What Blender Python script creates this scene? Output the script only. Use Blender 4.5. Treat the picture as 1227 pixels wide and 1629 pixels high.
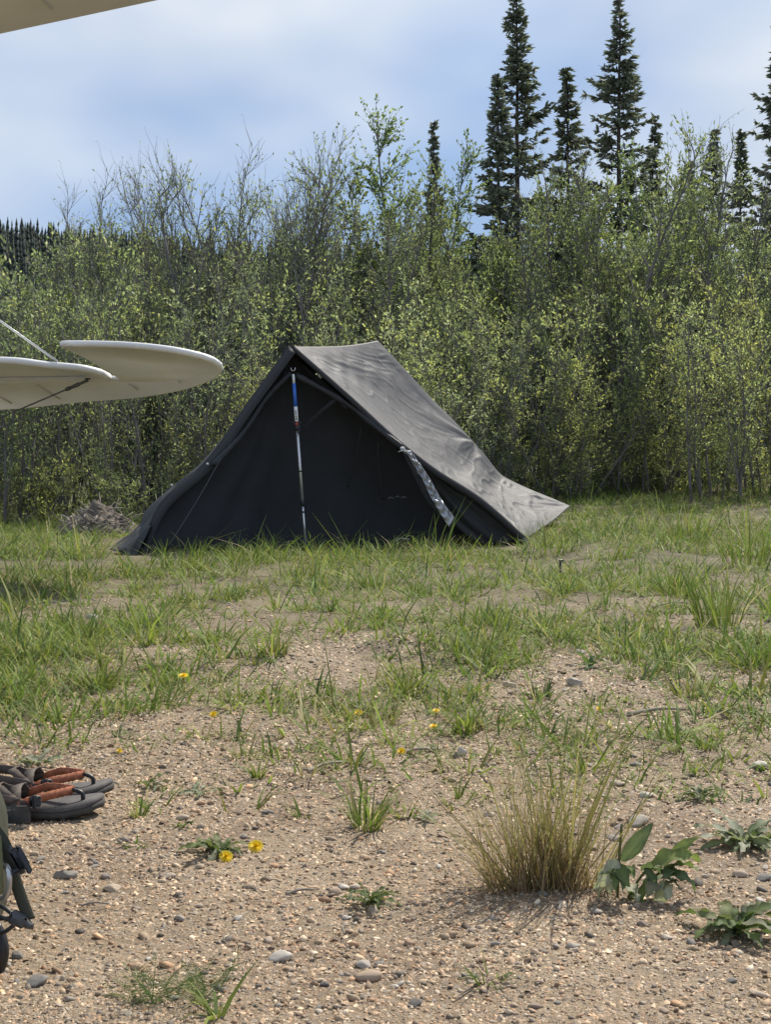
import bpy, math, random
import numpy as np
from mathutils import Vector, Matrix
from mathutils.geometry import tessellate_polygon

for o in list(bpy.data.objects):
    bpy.data.objects.remove(o, do_unlink=True)
SC = bpy.context.scene
COL = SC.collection
R = math.radians
PI = math.pi

# ------------------------------------------------------------------ camera
F = 2260.0; HOR = 712.0; EYE = 0.69          # focal length and horizon in photo pixels, eye height in metres
PITCH = math.atan((814.5 - HOR) / F)
cam_d = bpy.data.cameras.new('camera')
cam = bpy.data.objects.new('camera', cam_d); COL.objects.link(cam)
cam_d.sensor_fit = 'VERTICAL'; cam_d.sensor_height = 24.0
cam_d.lens = 24.0 * F / 1629.0
cam_d.clip_start = 0.05; cam_d.clip_end = 6000
cam.location = (0, 0, EYE)
cam.rotation_euler = (PI/2 - PITCH, 0, 0)
SC.camera = cam

# ------------------------------------------------------------------ light
SUN_EL = R(47.5); SUN_AZ = R(35)               # azimuth measured from +Y towards +X
world = bpy.data.worlds.new('World'); SC.world = world; world.use_nodes = True
nt = world.node_tree; N = nt.nodes; L = nt.links; N.clear()
out = N.new('ShaderNodeOutputWorld'); bg = N.new('ShaderNodeBackground')
sky = N.new('ShaderNodeTexSky'); sky.sky_type = 'NISHITA'; sky.sun_disc = False
sky.sun_elevation = SUN_EL; sky.sun_rotation = SUN_AZ
sky.air_density = 1.0; sky.dust_density = 0.6; sky.ozone_density = 2.0
tc = N.new('ShaderNodeTexCoord'); mp = N.new('ShaderNodeMapping')
mp.inputs['Scale'].default_value = (1.0, 1.0, 1.9); mp.inputs['Location'].default_value = (9.60, 1.79, 18.69)
L.new(tc.outputs['Generated'], mp.inputs['Vector'])
n1 = N.new('ShaderNodeTexNoise'); n1.inputs['Scale'].default_value = 3.1; n1.inputs['Detail'].default_value = 6; n1.inputs['Roughness'].default_value = 0.52; n1.inputs['Distortion'].default_value = 0.35
L.new(mp.outputs['Vector'], n1.inputs['Vector'])
r1 = N.new('ShaderNodeValToRGB'); r1.color_ramp.elements[0].position = 0.40; r1.color_ramp.elements[1].position = 0.68
r1.color_ramp.elements[0].color = (0.86, 0.86, 0.86, 1); r1.color_ramp.elements[1].color = (1, 1, 1, 1)
L.new(n1.outputs['Fac'], r1.inputs['Fac'])
n2 = N.new('ShaderNodeTexNoise'); n2.inputs['Scale'].default_value = 1.9; n2.inputs['Detail'].default_value = 4
L.new(mp.outputs['Vector'], n2.inputs['Vector'])
cr = N.new('ShaderNodeValToRGB'); cr.color_ramp.elements[0].position = 0.41; cr.color_ramp.elements[1].position = 0.60
cr.color_ramp.elements[0].color = (2.05, 2.95, 4.6, 1); cr.color_ramp.elements[1].color = (5.0, 5.25, 5.55, 1)
L.new(n2.outputs['Fac'], cr.inputs['Fac'])
mx = N.new('ShaderNodeMix'); mx.data_type = 'RGBA'
L.new(r1.outputs['Color'], mx.inputs['Factor']); L.new(sky.outputs['Color'], mx.inputs['A']); L.new(cr.outputs['Color'], mx.inputs['B'])
L.new(mx.outputs['Result'], bg.inputs['Color']); bg.inputs['Strength'].default_value = 0.12
L.new(bg.outputs['Background'], out.inputs['Surface'])

sun_d = bpy.data.lights.new('sun', 'SUN'); sun = bpy.data.objects.new('sun', sun_d); COL.objects.link(sun)
sun_d.energy = 4.2; sun_d.angle = R(0.6); sun_d.color = (1.0, 0.925, 0.81)
sdir = Vector((math.sin(SUN_AZ)*math.cos(SUN_EL), math.cos(SUN_AZ)*math.cos(SUN_EL), math.sin(SUN_EL)))
sun.rotation_euler = sdir.to_track_quat('Z', 'Y').to_euler(); sun.location = sdir * 50
vs = SC.view_settings; vs.view_transform = 'Standard'; vs.look = 'None'; vs.exposure = 0.45; vs.gamma = 1.0
SC.render.engine = 'CYCLES'

# ------------------------------------------------------------------ helpers
rng = np.random.default_rng(11); random.seed(5)

def hash2(ix, iy, s):
    v = np.sin(ix*127.1 + iy*311.7 + s*74.7) * 43758.5453
    return v - np.floor(v)
def vnoise(x, y, s=0):
    x = np.asarray(x, float); y = np.asarray(y, float)
    ix = np.floor(x); iy = np.floor(y); fx = x-ix; fy = y-iy
    fx = fx*fx*(3-2*fx); fy = fy*fy*(3-2*fy)
    a = hash2(ix, iy, s); b = hash2(ix+1, iy, s); c = hash2(ix, iy+1, s); d = hash2(ix+1, iy+1, s)
    return (a*(1-fx)+b*fx)*(1-fy) + (c*(1-fx)+d*fx)*fy
def fbm(x, y, s=0, o=4):
    t = 0; a = 0.5; f = 1
    for k in range(o):
        t = t + a*(vnoise(np.asarray(x)*f, np.asarray(y)*f, s+k)-0.5); a *= 0.5; f *= 2.03
    return t
def sstep(a, b, x):
    t = np.clip((np.asarray(x, float)-a)/(b-a), 0, 1); return t*t*(3-2*t)

BUMPS = []   # (x, y, radius, height): filled below from photo pixels on the flat ground
def flat_pix(px, py):
    return ((px-613.5)/F*(F*EYE/(py-HOR)), F*EYE/(py-HOR))
for (px, py, r, hgt) in ((648, 1040, .13, .045), (690, 1055, .12, .03), (440, 1050, .14, .03), (210, 1050, .35, .03), (1000, 960, .5, .03), (560, 1190, .35, .012), (980, 880, .6, .05)):
    x, y = flat_pix(px, py); BUMPS.append((x, y, r, hgt))
def hgt(x, y):
    x = np.asarray(x, float); y = np.asarray(y, float)
    side = np.clip((x+4.0)/7.0, 0, 1.3)
    h = sstep(9.0, 16.5, y) * (-0.10 + 0.37*side)
    h = h + 0.05*fbm(x*0.9, y*0.9, 3) * sstep(1.0, 6, y) + 0.035*fbm(x*3.1, y*3.1, 8)*sstep(2.5, 5, y) + 0.012*fbm(x*9, y*9, 9, 3)
    for (bx, by, r, hh) in BUMPS:
        h = h + hh*np.exp(-(((x-bx)/r)**2+((y-by)/(r*1.3))**2))
    h = h - 0.4*sstep(17, 40, y)
    return h
def hg(x, y): return float(hgt(x, y))

CP, SP = math.cos(PITCH), math.sin(PITCH)
def P(px, py, y):
    """point on the photo ray (px,py) at world distance y"""
    cx = (px-613.5)/F; cy = (814.5-py)/F
    dy = CP + cy*SP; dz = -SP + cy*CP
    t = y/dy
    return Vector((cx*t, y, EYE+dz*t))
def G(px, py):
    """photo pixel -> point on the ground"""
    y = 1.2; step = 0.02
    while y < 60:
        p = P(px, py, y)
        if p.z <= hg(p.x, p.y): break
        y += step*max(1, y*0.5)
    lo, hi = y-step*max(1, y*0.5), y
    for _ in range(20):
        m = (lo+hi)/2; p = P(px, py, m)
        if p.z <= hg(p.x, p.y): hi = m
        else: lo = m
    return P(px, py, hi)
def project(x, y, z):
    dz = z-EYE; zc = y*CP-dz*SP; yc = y*SP+dz*CP
    return 613.5+F*x/zc, 814.5-F*yc/zc

def mesh_np(name, V, Fc, cols=None, smooth=False, uv=None):
    V = np.asarray(V, np.float32); me = bpy.data.meshes.new(name)
    if isinstance(Fc, np.ndarray): groups = [Fc]
    else: groups = [np.asarray(f) for f in Fc if len(f)]
    me.vertices.add(len(V)); me.vertices.foreach_set('co', V.ravel())
    nl = sum(g.size for g in groups); npl = sum(len(g) for g in groups)
    me.loops.add(nl); me.polygons.add(npl)
    me.loops.foreach_set('vertex_index', np.concatenate([g.ravel() for g in groups]).astype(np.int32))
    tot = np.concatenate([np.full(len(g), g.shape[1]) for g in groups]).astype(np.int32)
    st = np.concatenate([[0], np.cumsum(tot)[:-1]]).astype(np.int32)
    me.polygons.foreach_set('loop_start', st); me.polygons.foreach_set('loop_total', tot)
    if smooth: me.polygons.foreach_set('use_smooth', np.ones(npl, bool))
    me.update(calc_edges=True)
    if cols is not None:
        a = me.color_attributes.new('col', 'FLOAT_COLOR', 'POINT')
        c = np.ones((len(V), 4), np.float32); c[:, :3] = cols; a.data.foreach_set('color', c.ravel())
    me.validate(); return me
def add(name, me, mat=None, parent=None, loc=None, **kw):
    o = bpy.data.objects.new(name, me); COL.objects.link(o)
    if mat is not None and me is not None and not me.materials: me.materials.append(mat)
    if parent is not None: o.parent = parent
    if loc is not None: o.location = loc
    for k, v in kw.items(): o[k] = v
    return o
def thing(name, label, category, loc=(0, 0, 0), rz=0, group=None):
    o = bpy.data.objects.new(name, None); COL.objects.link(o); o.empty_display_size = 0.1
    o.location = loc; o.rotation_euler = (0, 0, rz); o['label'] = label; o['category'] = category
    if group: o['group'] = group
    return o

class MB:
    def __init__(s): s.v = []; s.f3 = []; s.f4 = []; s.n = 0
    def put(s, V, F4=None, F3=None):
        V = np.asarray(V, float)
        s.v.append(V)
        if F4 is not None and len(F4): s.f4.append(np.asarray(F4)+s.n)
        if F3 is not None and len(F3): s.f3.append(np.asarray(F3)+s.n)
        s.n += len(V)
    def mesh(s, name, smooth=False, off=(0, 0, 0)):
        V = np.concatenate(s.v) - np.array(off)
        fs = []
        if s.f4: fs.append(np.concatenate(s.f4))
        if s.f3: fs.append(np.concatenate(s.f3))
        return mesh_np(name, V, fs, smooth=smooth)
    def tube(s, pts, rad, k=5, cap=True):
        pts = np.asarray(pts, float); n = len(pts); rad = np.broadcast_to(np.asarray(rad, float), (n,))
        d = np.gradient(pts, axis=0); d /= np.linalg.norm(d, axis=1)[:, None]+1e-9
        up = np.array([0.31, 0.17, 0.93]) if abs(d[0, 2]) < .9 else np.array([1., 0.1, 0])
        a = np.cross(d, up); a /= np.linalg.norm(a, axis=1)[:, None]+1e-9
        b = np.cross(d, a)
        th = np.arange(k)*2*PI/k
        V = pts[:, None, :] + rad[:, None, None]*(np.cos(th)[None, :, None]*a[:, None, :] + np.sin(th)[None, :, None]*b[:, None, :])
        i = np.arange(n-1)[:, None]*k; j = np.arange(k)[None, :]; j2 = (j+1) % k
        Fq = np.stack([i+j, i+j2, i+k+j2, i+k+j], -1).reshape(-1, 4)
        V = V.reshape(-1, 3); F3 = []
        if cap:
            V = np.vstack([V, pts[0], pts[-1]]); c0 = n*k; c1 = c0+1
            for q in range(k):
                F3.append((c0, (q+1) % k, q)); F3.append((c1, (n-1)*k+q, (n-1)*k+(q+1) % k))
        s.put(V, Fq, F3)
    def ribbon(s, pts, width, side, thick=0.002):
        pts = np.asarray(pts, float); n = len(pts); side = np.asarray(side, float)
        if side.ndim == 1: side = np.tile(side, (n, 1))
        side = side/np.linalg.norm(side, axis=1)[:, None]
        w = np.broadcast_to(np.asarray(width, float), (n,))[:, None]
        d = np.gradient(pts, axis=0); nr = np.cross(d, side); nr /= np.linalg.norm(nr, axis=1)[:, None]+1e-9
        A = pts-side*w/2+nr*thick/2; B = pts+side*w/2+nr*thick/2; C = pts+side*w/2-nr*thick/2; D = pts-side*w/2-nr*thick/2
        V = np.stack([A, B, C, D], 1).reshape(-1, 3); Fq = []
        for i in range(n-1):
            for q in range(4): Fq.append((4*i+q, 4*i+(q+1) % 4, 4*i+4+(q+1) % 4, 4*i+4+q))
        Fq += [(3, 2, 1, 0), (4*n-4, 4*n-3, 4*n-2, 4*n-1)]
        s.put(V, Fq)
    def box(s, c, size, M=None, bev=0.0):
        c = np.asarray(c, float); hx, hy, hz = np.asarray(size)/2.0; b = min(bev, .49*min(size))
        if b <= 0:
            V = np.array([(x, y, z) for x in (-hx, hx) for y in (-hy, hy) for z in (-hz, hz)])
            Fq = [(0, 1, 3, 2), (4, 6, 7, 5), (0, 4, 5, 1), (2, 3, 7, 6), (0, 2, 6, 4), (1, 5, 7, 3)]
            F3 = []
        else:
            V = []
            for x in (-1, 1):
                for y in (-1, 1):
                    for z in (-1, 1):
                        V += [(x*hx, y*(hy-b), z*(hz-b)), (x*(hx-b), y*hy, z*(hz-b)), (x*(hx-b), y*(hy-b), z*hz)]
            V = np.array(V)
            def ix(x, y, z, k): return 3*((x > 0)*4+(y > 0)*2+(z > 0))+k
            Fq = []; F3 = []
            for sgn in (-1, 1):
                q = [(-1, -1), (1, -1), (1, 1), (-1, 1)]
                Fq.append([ix(sgn, a_, b_, 0) for a_, b_ in (q if sgn > 0 else q[::-1])])
                Fq.append([ix(a_, sgn, b_, 1) for a_, b_ in (q[::-1] if sgn > 0 else q)])
                Fq.append([ix(a_, b_, sgn, 2) for a_, b_ in (q if sgn > 0 else q[::-1])])
            for s1 in (-1, 1):
                for s2 in (-1, 1):
                    Fq.append([ix(s1, s2, -1, 0), ix(s1, s2, 1, 0), ix(s1, s2, 1, 1), ix(s1, s2, -1, 1)])
                    Fq.append([ix(s1, -1, s2, 0), ix(s1, 1, s2, 0), ix(s1, 1, s2, 2), ix(s1, -1, s2, 2)])
                    Fq.append([ix(-1, s1, s2, 1), ix(1, s1, s2, 1), ix(1, s1, s2, 2), ix(-1, s1, s2, 2)])
            for x in (-1, 1):
                for y in (-1, 1):
                    for z in (-1, 1): F3.append([ix(x, y, z, 0), ix(x, y, z, 1), ix(x, y, z, 2)])
        if M is not None: V = V @ np.array(M).T
        s.put(V+c, Fq, F3)
def grid_faces(nu, nv):
    i = np.arange(nu-1)[:, None]*nv; j = np.arange(nv-1)[None, :]
    return np.stack([i+j, i+nv+j, i+nv+j+1, i+j+1], -1).reshape(-1, 4)
def lerp_path(pts, n):
    pts = np.asarray(pts, float); d = np.r_[0, np.cumsum(np.linalg.norm(np.diff(pts, axis=0), axis=1))]; d /= d[-1]
    t = np.linspace(0, 1, n)
    # Catmull-Rom through the points
    m = np.gradient(pts, d, axis=0) if len(pts) > 2 else np.tile((pts[-1]-pts[0]), (len(pts), 1))
    k = np.clip(np.searchsorted(d, t, side='right')-1, 0, len(pts)-2); h = (d[k+1]-d[k])[:, None]; s = ((t-d[k])/h[:, 0])[:, None]
    return (2*s**3-3*s**2+1)*pts[k]+(s**3-2*s**2+s)*h*m[k]+(-2*s**3+3*s**2)*pts[k+1]+(s**3-s**2)*h*m[k+1]

# ------------------------------------------------------------------ materials
def mat(name, color, rough=0.7, noise=None, bump=None, metal=0, spec=0.5, trans=0.0, attr=False, rand=0.0, sheen=0):
    """principled + procedural noise colour variation and bump.
    noise = (scale, amount); bump = (scale, strength, distance); attr: multiply by vertex colour 'col'; rand: per-object brightness"""
    m = bpy.data.materials.new(name); m.use_nodes = True; nt = m.node_tree; N = nt.nodes; L = nt.links
    b = N['Principled BSDF']; o = N['Material Output']
    b.inputs['Roughness'].default_value = rough; b.inputs['Metallic'].default_value = metal
    b.inputs['Specular IOR Level'].default_value = spec
    if sheen: b.inputs['Sheen Weight'].default_value = sheen
    col = N.new('ShaderNodeRGB'); col.outputs[0].default_value = (*color, 1); c = col.outputs[0]
    if attr:
        a = N.new('ShaderNodeAttribute'); a.attribute_name = 'col'; c = a.outputs['Color']
    g = N.new('ShaderNodeNewGeometry'); t = N.new('ShaderNodeTexCoord')
    if noise:
        n = N.new('ShaderNodeTexNoise'); n.inputs['Scale'].default_value = noise[0]; n.inputs['Detail'].default_value = 5
        L.new(t.outputs['Object'], n.inputs['Vector'])
        mr = N.new('ShaderNodeMapRange'); mr.inputs['From Min'].default_value = 0.3; mr.inputs['From Max'].default_value = 0.7
        mr.inputs['To Min'].default_value = 1-noise[1]; mr.inputs['To Max'].default_value = 1+noise[1]
        L.new(n.outputs['Fac'], mr.inputs['Value'])
        v = N.new('ShaderNodeVectorMath'); v.operation = 'SCALE'; L.new(c, v.inputs[0]); L.new(mr.outputs[0], v.inputs['Scale']); c = v.outputs[0]
    if rand:
        oi = N.new('ShaderNodeObjectInfo'); mr = N.new('ShaderNodeMapRange')
        mr.inputs['To Min'].default_value = 1-rand; mr.inputs['To Max'].default_value = 1+rand
        L.new(oi.outputs['Random'], mr.inputs['Value'])
        v = N.new('ShaderNodeVectorMath'); v.operation = 'SCALE'; L.new(c, v.inputs[0]); L.new(mr.outputs[0], v.inputs['Scale']); c = v.outputs[0]
    L.new(c, b.inputs['Base Color'])
    if bump:
        n = N.new('ShaderNodeTexNoise'); n.inputs['Scale'].default_value = bump[0]; n.inputs['Detail'].default_value = 4
        L.new(t.outputs['Object'], n.inputs['Vector'])
        bp = N.new('ShaderNodeBump'); bp.inputs['Strength'].default_value = bump[1]; bp.inputs['Distance'].default_value = bump[2]
        L.new(n.outputs['Fac'], bp.inputs['Height']); L.new(bp.outputs['Normal'], b.inputs['Normal'])
    if trans:
        tr = N.new('ShaderNodeBsdfTranslucent'); mxs = N.new('ShaderNodeMixShader'); mxs.inputs[0].default_value = trans
        ma = N.new('ShaderNodeVectorMath'); ma.operation = 'MULTIPLY'; L.new(c, ma.inputs[0]); ma.inputs[1].default_value = (1.12, 1.20, 0.74)
        L.new(ma.outputs[0], tr.inputs['Color'])
        L.new(b.outputs[0], mxs.inputs[1]); L.new(tr.outputs[0], mxs.inputs[2]); L.new(mxs.outputs[0], o.inputs['Surface'])
    return m

M = {}
M['leaf_willow'] = mat('leaf_willow', (0, 0, 0), 0.55, attr=True, trans=0.60, rand=0.2, spec=0.3)
M['leaf_grass'] = mat('leaf_grass', (0, 0, 0), 0.65, attr=True, trans=0.35, spec=0.25)
M['bark'] = mat('bark', (0.145, 0.132, 0.125), 0.85, noise=(9, .35), bump=(40, .5, .004))
M['bark_pale'] = mat('bark_pale', (0.19, 0.165, 0.14), 0.8, noise=(6, .4), bump=(30, .4, .003))
M['needle'] = mat('needle', (0, 0, 0), 0.6, attr=True, trans=0.25)
M['bark_spruce'] = mat('bark_spruce', (0.075, 0.06, 0.05), 0.9, noise=(12, .4), bump=(30, .7, .01))
M['pebble'] = mat('pebble', (0, 0, 0), 0.75, attr=True, noise=(160, .22), bump=(300, .25, .001))
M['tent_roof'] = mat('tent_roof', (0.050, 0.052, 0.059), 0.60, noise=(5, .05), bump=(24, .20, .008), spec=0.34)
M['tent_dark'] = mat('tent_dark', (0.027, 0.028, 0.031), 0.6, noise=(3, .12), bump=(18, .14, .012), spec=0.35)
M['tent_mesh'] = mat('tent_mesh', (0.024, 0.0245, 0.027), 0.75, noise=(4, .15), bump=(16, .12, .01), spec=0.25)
M['tent_silver'] = mat('tent_silver', (0.42, 0.42, 0.44), 0.28, metal=0.55, bump=(60, .7, .012))
M['tent_tape'] = mat('tent_tape', (0.010, 0.010, 0.011), 0.8, noise=(20, .1))
M['cord'] = mat('cord', (0.09, 0.09, 0.095), 0.7)
M['cord_pale'] = mat('cord_pale', (0.5, 0.5, 0.48), 0.6)
M['pole_silver'] = mat('pole_silver', (0.62, 0.62, 0.62), 0.32, metal=0.7, noise=(30, .08))
M['pole_blue'] = mat('pole_blue', (0.03, 0.13, 0.5), 0.35)
M['pole_white'] = mat('pole_white', (0.72, 0.72, 0.70), 0.45)
M['black_plastic'] = mat('black_plastic', (0.018, 0.018, 0.02), 0.42, noise=(40, .2))
M['red_plastic'] = mat('red_plastic', (0.42, 0.07, 0.04), 0.5)
M['white_paint'] = mat('white_paint', (0.80, 0.79, 0.77), 0.42, noise=(3, .05), bump=(9, .05, .004))
M['fabric_white'] = mat('fabric_white', (0.65, 0.645, 0.63), 0.55, noise=(2.3, .13), bump=(7, .10, .006))
M['seam_tape'] = mat('seam_tape', (0.52, 0.515, 0.50), 0.6, noise=(9, .15))
M['wire_steel'] = mat('wire_steel', (0.55, 0.55, 0.53), 0.35, metal=0.8)
M['wire_dark'] = mat('wire_dark', (0.10, 0.10, 0.10), 0.5, metal=0.5)
M['rubber'] = mat('rubber', (0.025, 0.025, 0.026), 0.8)
M['sole'] = mat('sole', (0.052, 0.049, 0.046), 0.8, noise=(60, .25), bump=(220, .5, .002))
M['footbed'] = mat('footbed', (0.090, 0.084, 0.082), 0.75, noise=(50, .22), bump=(350, .6, .002))
M['strap_orange'] = mat('strap_orange', (0.40, 0.14, 0.07), 0.75, noise=(70, .35), bump=(250, .4, .001))
M['strap_brown'] = mat('strap_brown', (0.085, 0.066, 0.055), 0.75, noise=(60, .35), bump=(250, .4, .001))
M['olive'] = mat('olive', (0.042, 0.045, 0.028), 0.7, noise=(30, .2), bump=(160, .4, .002))
M['olive_light'] = mat('olive_light', (0.16, 0.16, 0.075), 0.75, noise=(20, .2), bump=(120, .4, .003))
M['petal'] = mat('petal', (0.85, 0.62, 0.02), 0.55, trans=0.2)
M['wood_dead'] = mat('wood_dead', (0.27, 0.235, 0.195), 0.85, noise=(25, .35), bump=(60, .6, .003))
M['char'] = mat('char', (0.03, 0.027, 0.025), 0.8, noise=(40, .3), bump=(60, .6, .004))
M['soil'] = mat('soil', (0.13, 0.108, 0.088), 0.95, noise=(14, .35), bump=(25, .9, .02))
M['metal_shoe'] = M['wire_dark']

def ground_material():
    m = bpy.data.materials.new('gravel_ground'); m.use_nodes = True; nt = m.node_tree; N = nt.nodes; L = nt.links
    b = N['Principled BSDF']; b.inputs['Roughness'].default_value = 0.92; b.inputs['Specular IOR Level'].default_value = 0.25
    t = N.new('ShaderNodeTexCoord')
    def noise(sc, det=6, ro=.6):
        n = N.new('ShaderNodeTexNoise'); n.inputs['Scale'].default_value = sc; n.inputs['Detail'].default_value = det; n.inputs['Roughness'].default_value = ro
        L.new(t.outputs['Object'], n.inputs['Vector']); return n
    def ramp(src, stops):
        r = N.new('ShaderNodeValToRGB'); e = r.color_ramp.elements
        while len(e) < len(stops): e.new(0.5)
        for q, (p, c) in zip(e, stops): q.position = p; q.color = (*c, 1)
        L.new(src, r.inputs['Fac']); return r.outputs['Color']
    def mix(f, a, c, typ='MIX'):
        x = N.new('ShaderNodeMix'); x.data_type = 'RGBA'; x.blend_type = typ
        if isinstance(f, float): x.inputs['Factor'].default_value = f
        else: L.new(f, x.inputs['Factor'])
        L.new(a, x.inputs['A']); L.new(c, x.inputs['B']); return x.outputs['Result']
    sand = ramp(noise(3.0).outputs['Fac'], [(0.32, (0.215, 0.155, 0.105)), (0.5, (0.31, 0.24, 0.165)), (0.7, (0.38, 0.30, 0.21))])
    grain = ramp(noise(330, 3, .7).outputs['Fac'], [(0.34, (0.45, 0.43, 0.42)), (0.5, (0.95, 0.95, 0.95)), (0.68, (1.5, 1.45, 1.4))])
    c = mix(0.85, sand, grain, 'MULTIPLY')
    # small stones drawn by cells
    v = N.new('ShaderNodeTexVoronoi'); v.inputs['Scale'].default_value = 95; L.new(t.outputs['Object'], v.inputs['Vector'])
    sep = N.new('ShaderNodeSeparateColor'); L.new(v.outputs['Color'], sep.inputs['Color'])
    stone = ramp(sep.outputs['Red'], [(0.0, (0.13, 0.13, 0.135)), (0.3, (0.30, 0.25, 0.20)), (0.6, (0.38, 0.31, 0.24)), (1.0, (0.48, 0.43, 0.37))])
    th = N.new('ShaderNodeMath'); th.operation = 'LESS_THAN'; th.inputs[1].default_value = 0.38; L.new(v.outputs['Distance'], th.inputs[0])
    th2 = N.new('ShaderNodeMath'); th2.operation = 'MULTIPLY'; th2.inputs[1].default_value = 0.55; L.new(th.outputs[0], th2.inputs[0])
    c = mix(th2.outputs[0], c, stone)
    # organic soil under the grass, patchy, and forest floor beyond
    sx = N.new('ShaderNodeSeparateXYZ'); L.new(t.outputs['Object'], sx.inputs[0])
    mr = N.new('ShaderNodeMapRange'); mr.inputs['From Min'].default_value = 4.0; mr.inputs['From Max'].default_value = 8.0; L.new(sx.outputs['Y'], mr.inputs['Value'])
    pn = noise(1.3, 5); ad = N.new('ShaderNodeMath'); ad.operation = 'MULTIPLY'; L.new(mr.outputs[0], ad.inputs[0])
    pr = N.new('ShaderNodeMapRange'); pr.inputs['From Min'].default_value = 0.15; pr.inputs['From Max'].default_value = 0.55; L.new(pn.outputs['Fac'], pr.inputs['Value']); L.new(pr.outputs[0], ad.inputs[1])
    soil = ramp(noise(7, 6).outputs['Fac'], [(0.35, (0.10, 0.085, 0.055)), (0.55, (0.16, 0.14, 0.088)), (0.7, (0.24, 0.205, 0.14))])
    c = mix(ad.outputs[0], c, soil)
    mr2 = N.new('ShaderNodeMapRange'); mr2.inputs['From Min'].default_value = 12.5; mr2.inputs['From Max'].default_value = 17; L.new(sx.outputs['Y'], mr2.inputs['Value'])
    floor = ramp(noise(2.0, 6).outputs['Fac'], [(0.35, (0.045, 0.05, 0.025)), (0.65, (0.10, 0.10, 0.05))])
    c = mix(mr2.outputs[0], c, floor)
    L.new(c, b.inputs['Base Color'])
    bn = noise(260, 3, .7); bn2 = noise(26, 5, .6)
    b1 = N.new('ShaderNodeBump'); b1.inputs['Strength'].default_value = 0.75; b1.inputs['Distance'].default_value = 0.006; L.new(bn.outputs['Fac'], b1.inputs['Height'])
    b2 = N.new('ShaderNodeBump'); b2.inputs['Strength'].default_value = 0.6; b2.inputs['Distance'].default_value = 0.03; L.new(bn2.outputs['Fac'], b2.inputs['Height']); L.new(b1.outputs['Normal'], b2.inputs['Normal'])
    L.new(b2.outputs['Normal'], b.inputs['Normal'])
    return m

# ------------------------------------------------------------------ ground and hills
def build_ground():
    ys = np.concatenate([np.linspace(-900, -10, 14), np.linspace(-8, 1.2, 24), np.geomspace(1.25, 18, 330), np.geomspace(18.5, 3000, 70)])
    t = np.linspace(-1, 1, 191); t = np.sign(t)*(0.5*np.abs(t)+0.5*np.abs(t)**3.0)
    half = np.where(ys > 0, np.abs(ys)*0.8+3.0, np.abs(ys)*1.0+3.0)
    X = half[:, None]*t[None, :]; Y = np.tile(ys[:, None], (1, len(t)))
    Z = hgt(X, Y)
    V = np.stack([X, Y, Z], -1).reshape(-1, 3)
    me = mesh_np('ground', V, grid_faces(len(ys), len(t))[:, ::-1], smooth=True)
    add('ground', me, ground_material(), kind='structure')
build_ground()

def hill_h(x, y):
    prof = 72 - 0.09*np.minimum(x, 60) - 6*sstep(20, 160, x)
    prof = prof + 14*fbm(x*0.012, y*0.01, 41)
    return prof*sstep(300, 560, y)*(1-0.25*sstep(700, 1400, y)) - 3
def build_hills():
    xs = np.linspace(-700, 700, 120); ys = np.linspace(280, 1400, 60)
    X, Y = np.meshgrid(xs, ys); Z = hill_h(X, Y)
    m = mat('hill_forest', (0.028, 0.038, 0.022), 1.0, noise=(0.05, .4), spec=0.0)
    add('hillside', mesh_np('hillside', np.stack([X, Y, Z], -1).reshape(-1, 3), grid_faces(len(ys), len(xs))[:, ::-1], smooth=True), m, kind='structure')
    # spruce forest reading as one mass on the far slope
    n = 9500; x = rng.uniform(-330, 330, n); y = rng.uniform(330, 660, n)
    keep = np.abs(x) < y*0.42; x, y = x[keep], y[keep]; n = len(x)
    z = hill_h(x, y); H = rng.uniform(5, 11, n); W = H*rng.uniform(.10, .16, n)
    k = 5; tiers = 4; VV = []; FF = []; base = 0
    ang = np.arange(k)*2*PI/k
    for ti in range(tiers):
        z0 = z+H*(0.08+ti*0.22); zt = np.minimum(z0+H*0.36, z+H); w = W*(1-ti*0.22)
        ring = np.stack([x[:, None]+w[:, None]*np.cos(ang+ti), y[:, None]+w[:, None]*np.sin(ang+ti), np.tile(z0[:, None], (1, k))], -1)
        top = np.stack([x, y, zt], -1)[:, None, :]
        VV.append(np.concatenate([ring, top], 1).reshape(-1, 3))
        b = base+np.arange(n)[:, None]*(k+1)
        FF.append(np.stack([b+np.arange(k), b+(np.arange(k)+1) % k, b+k+0*np.arange(k)], -1).reshape(-1, 3)); base += n*(k+1)
    m2 = mat('far_spruce', (0.024, 0.036, 0.026), 0.9, noise=(.2, .4))
    add('distant_spruce_forest', mesh_np('distant_spruce_forest', np.concatenate(VV), np.concatenate(FF)), m2,
        kind='stuff', label='dark spruce forest covering the far hillside behind the thicket', category='forest')
build_hills()

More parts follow.
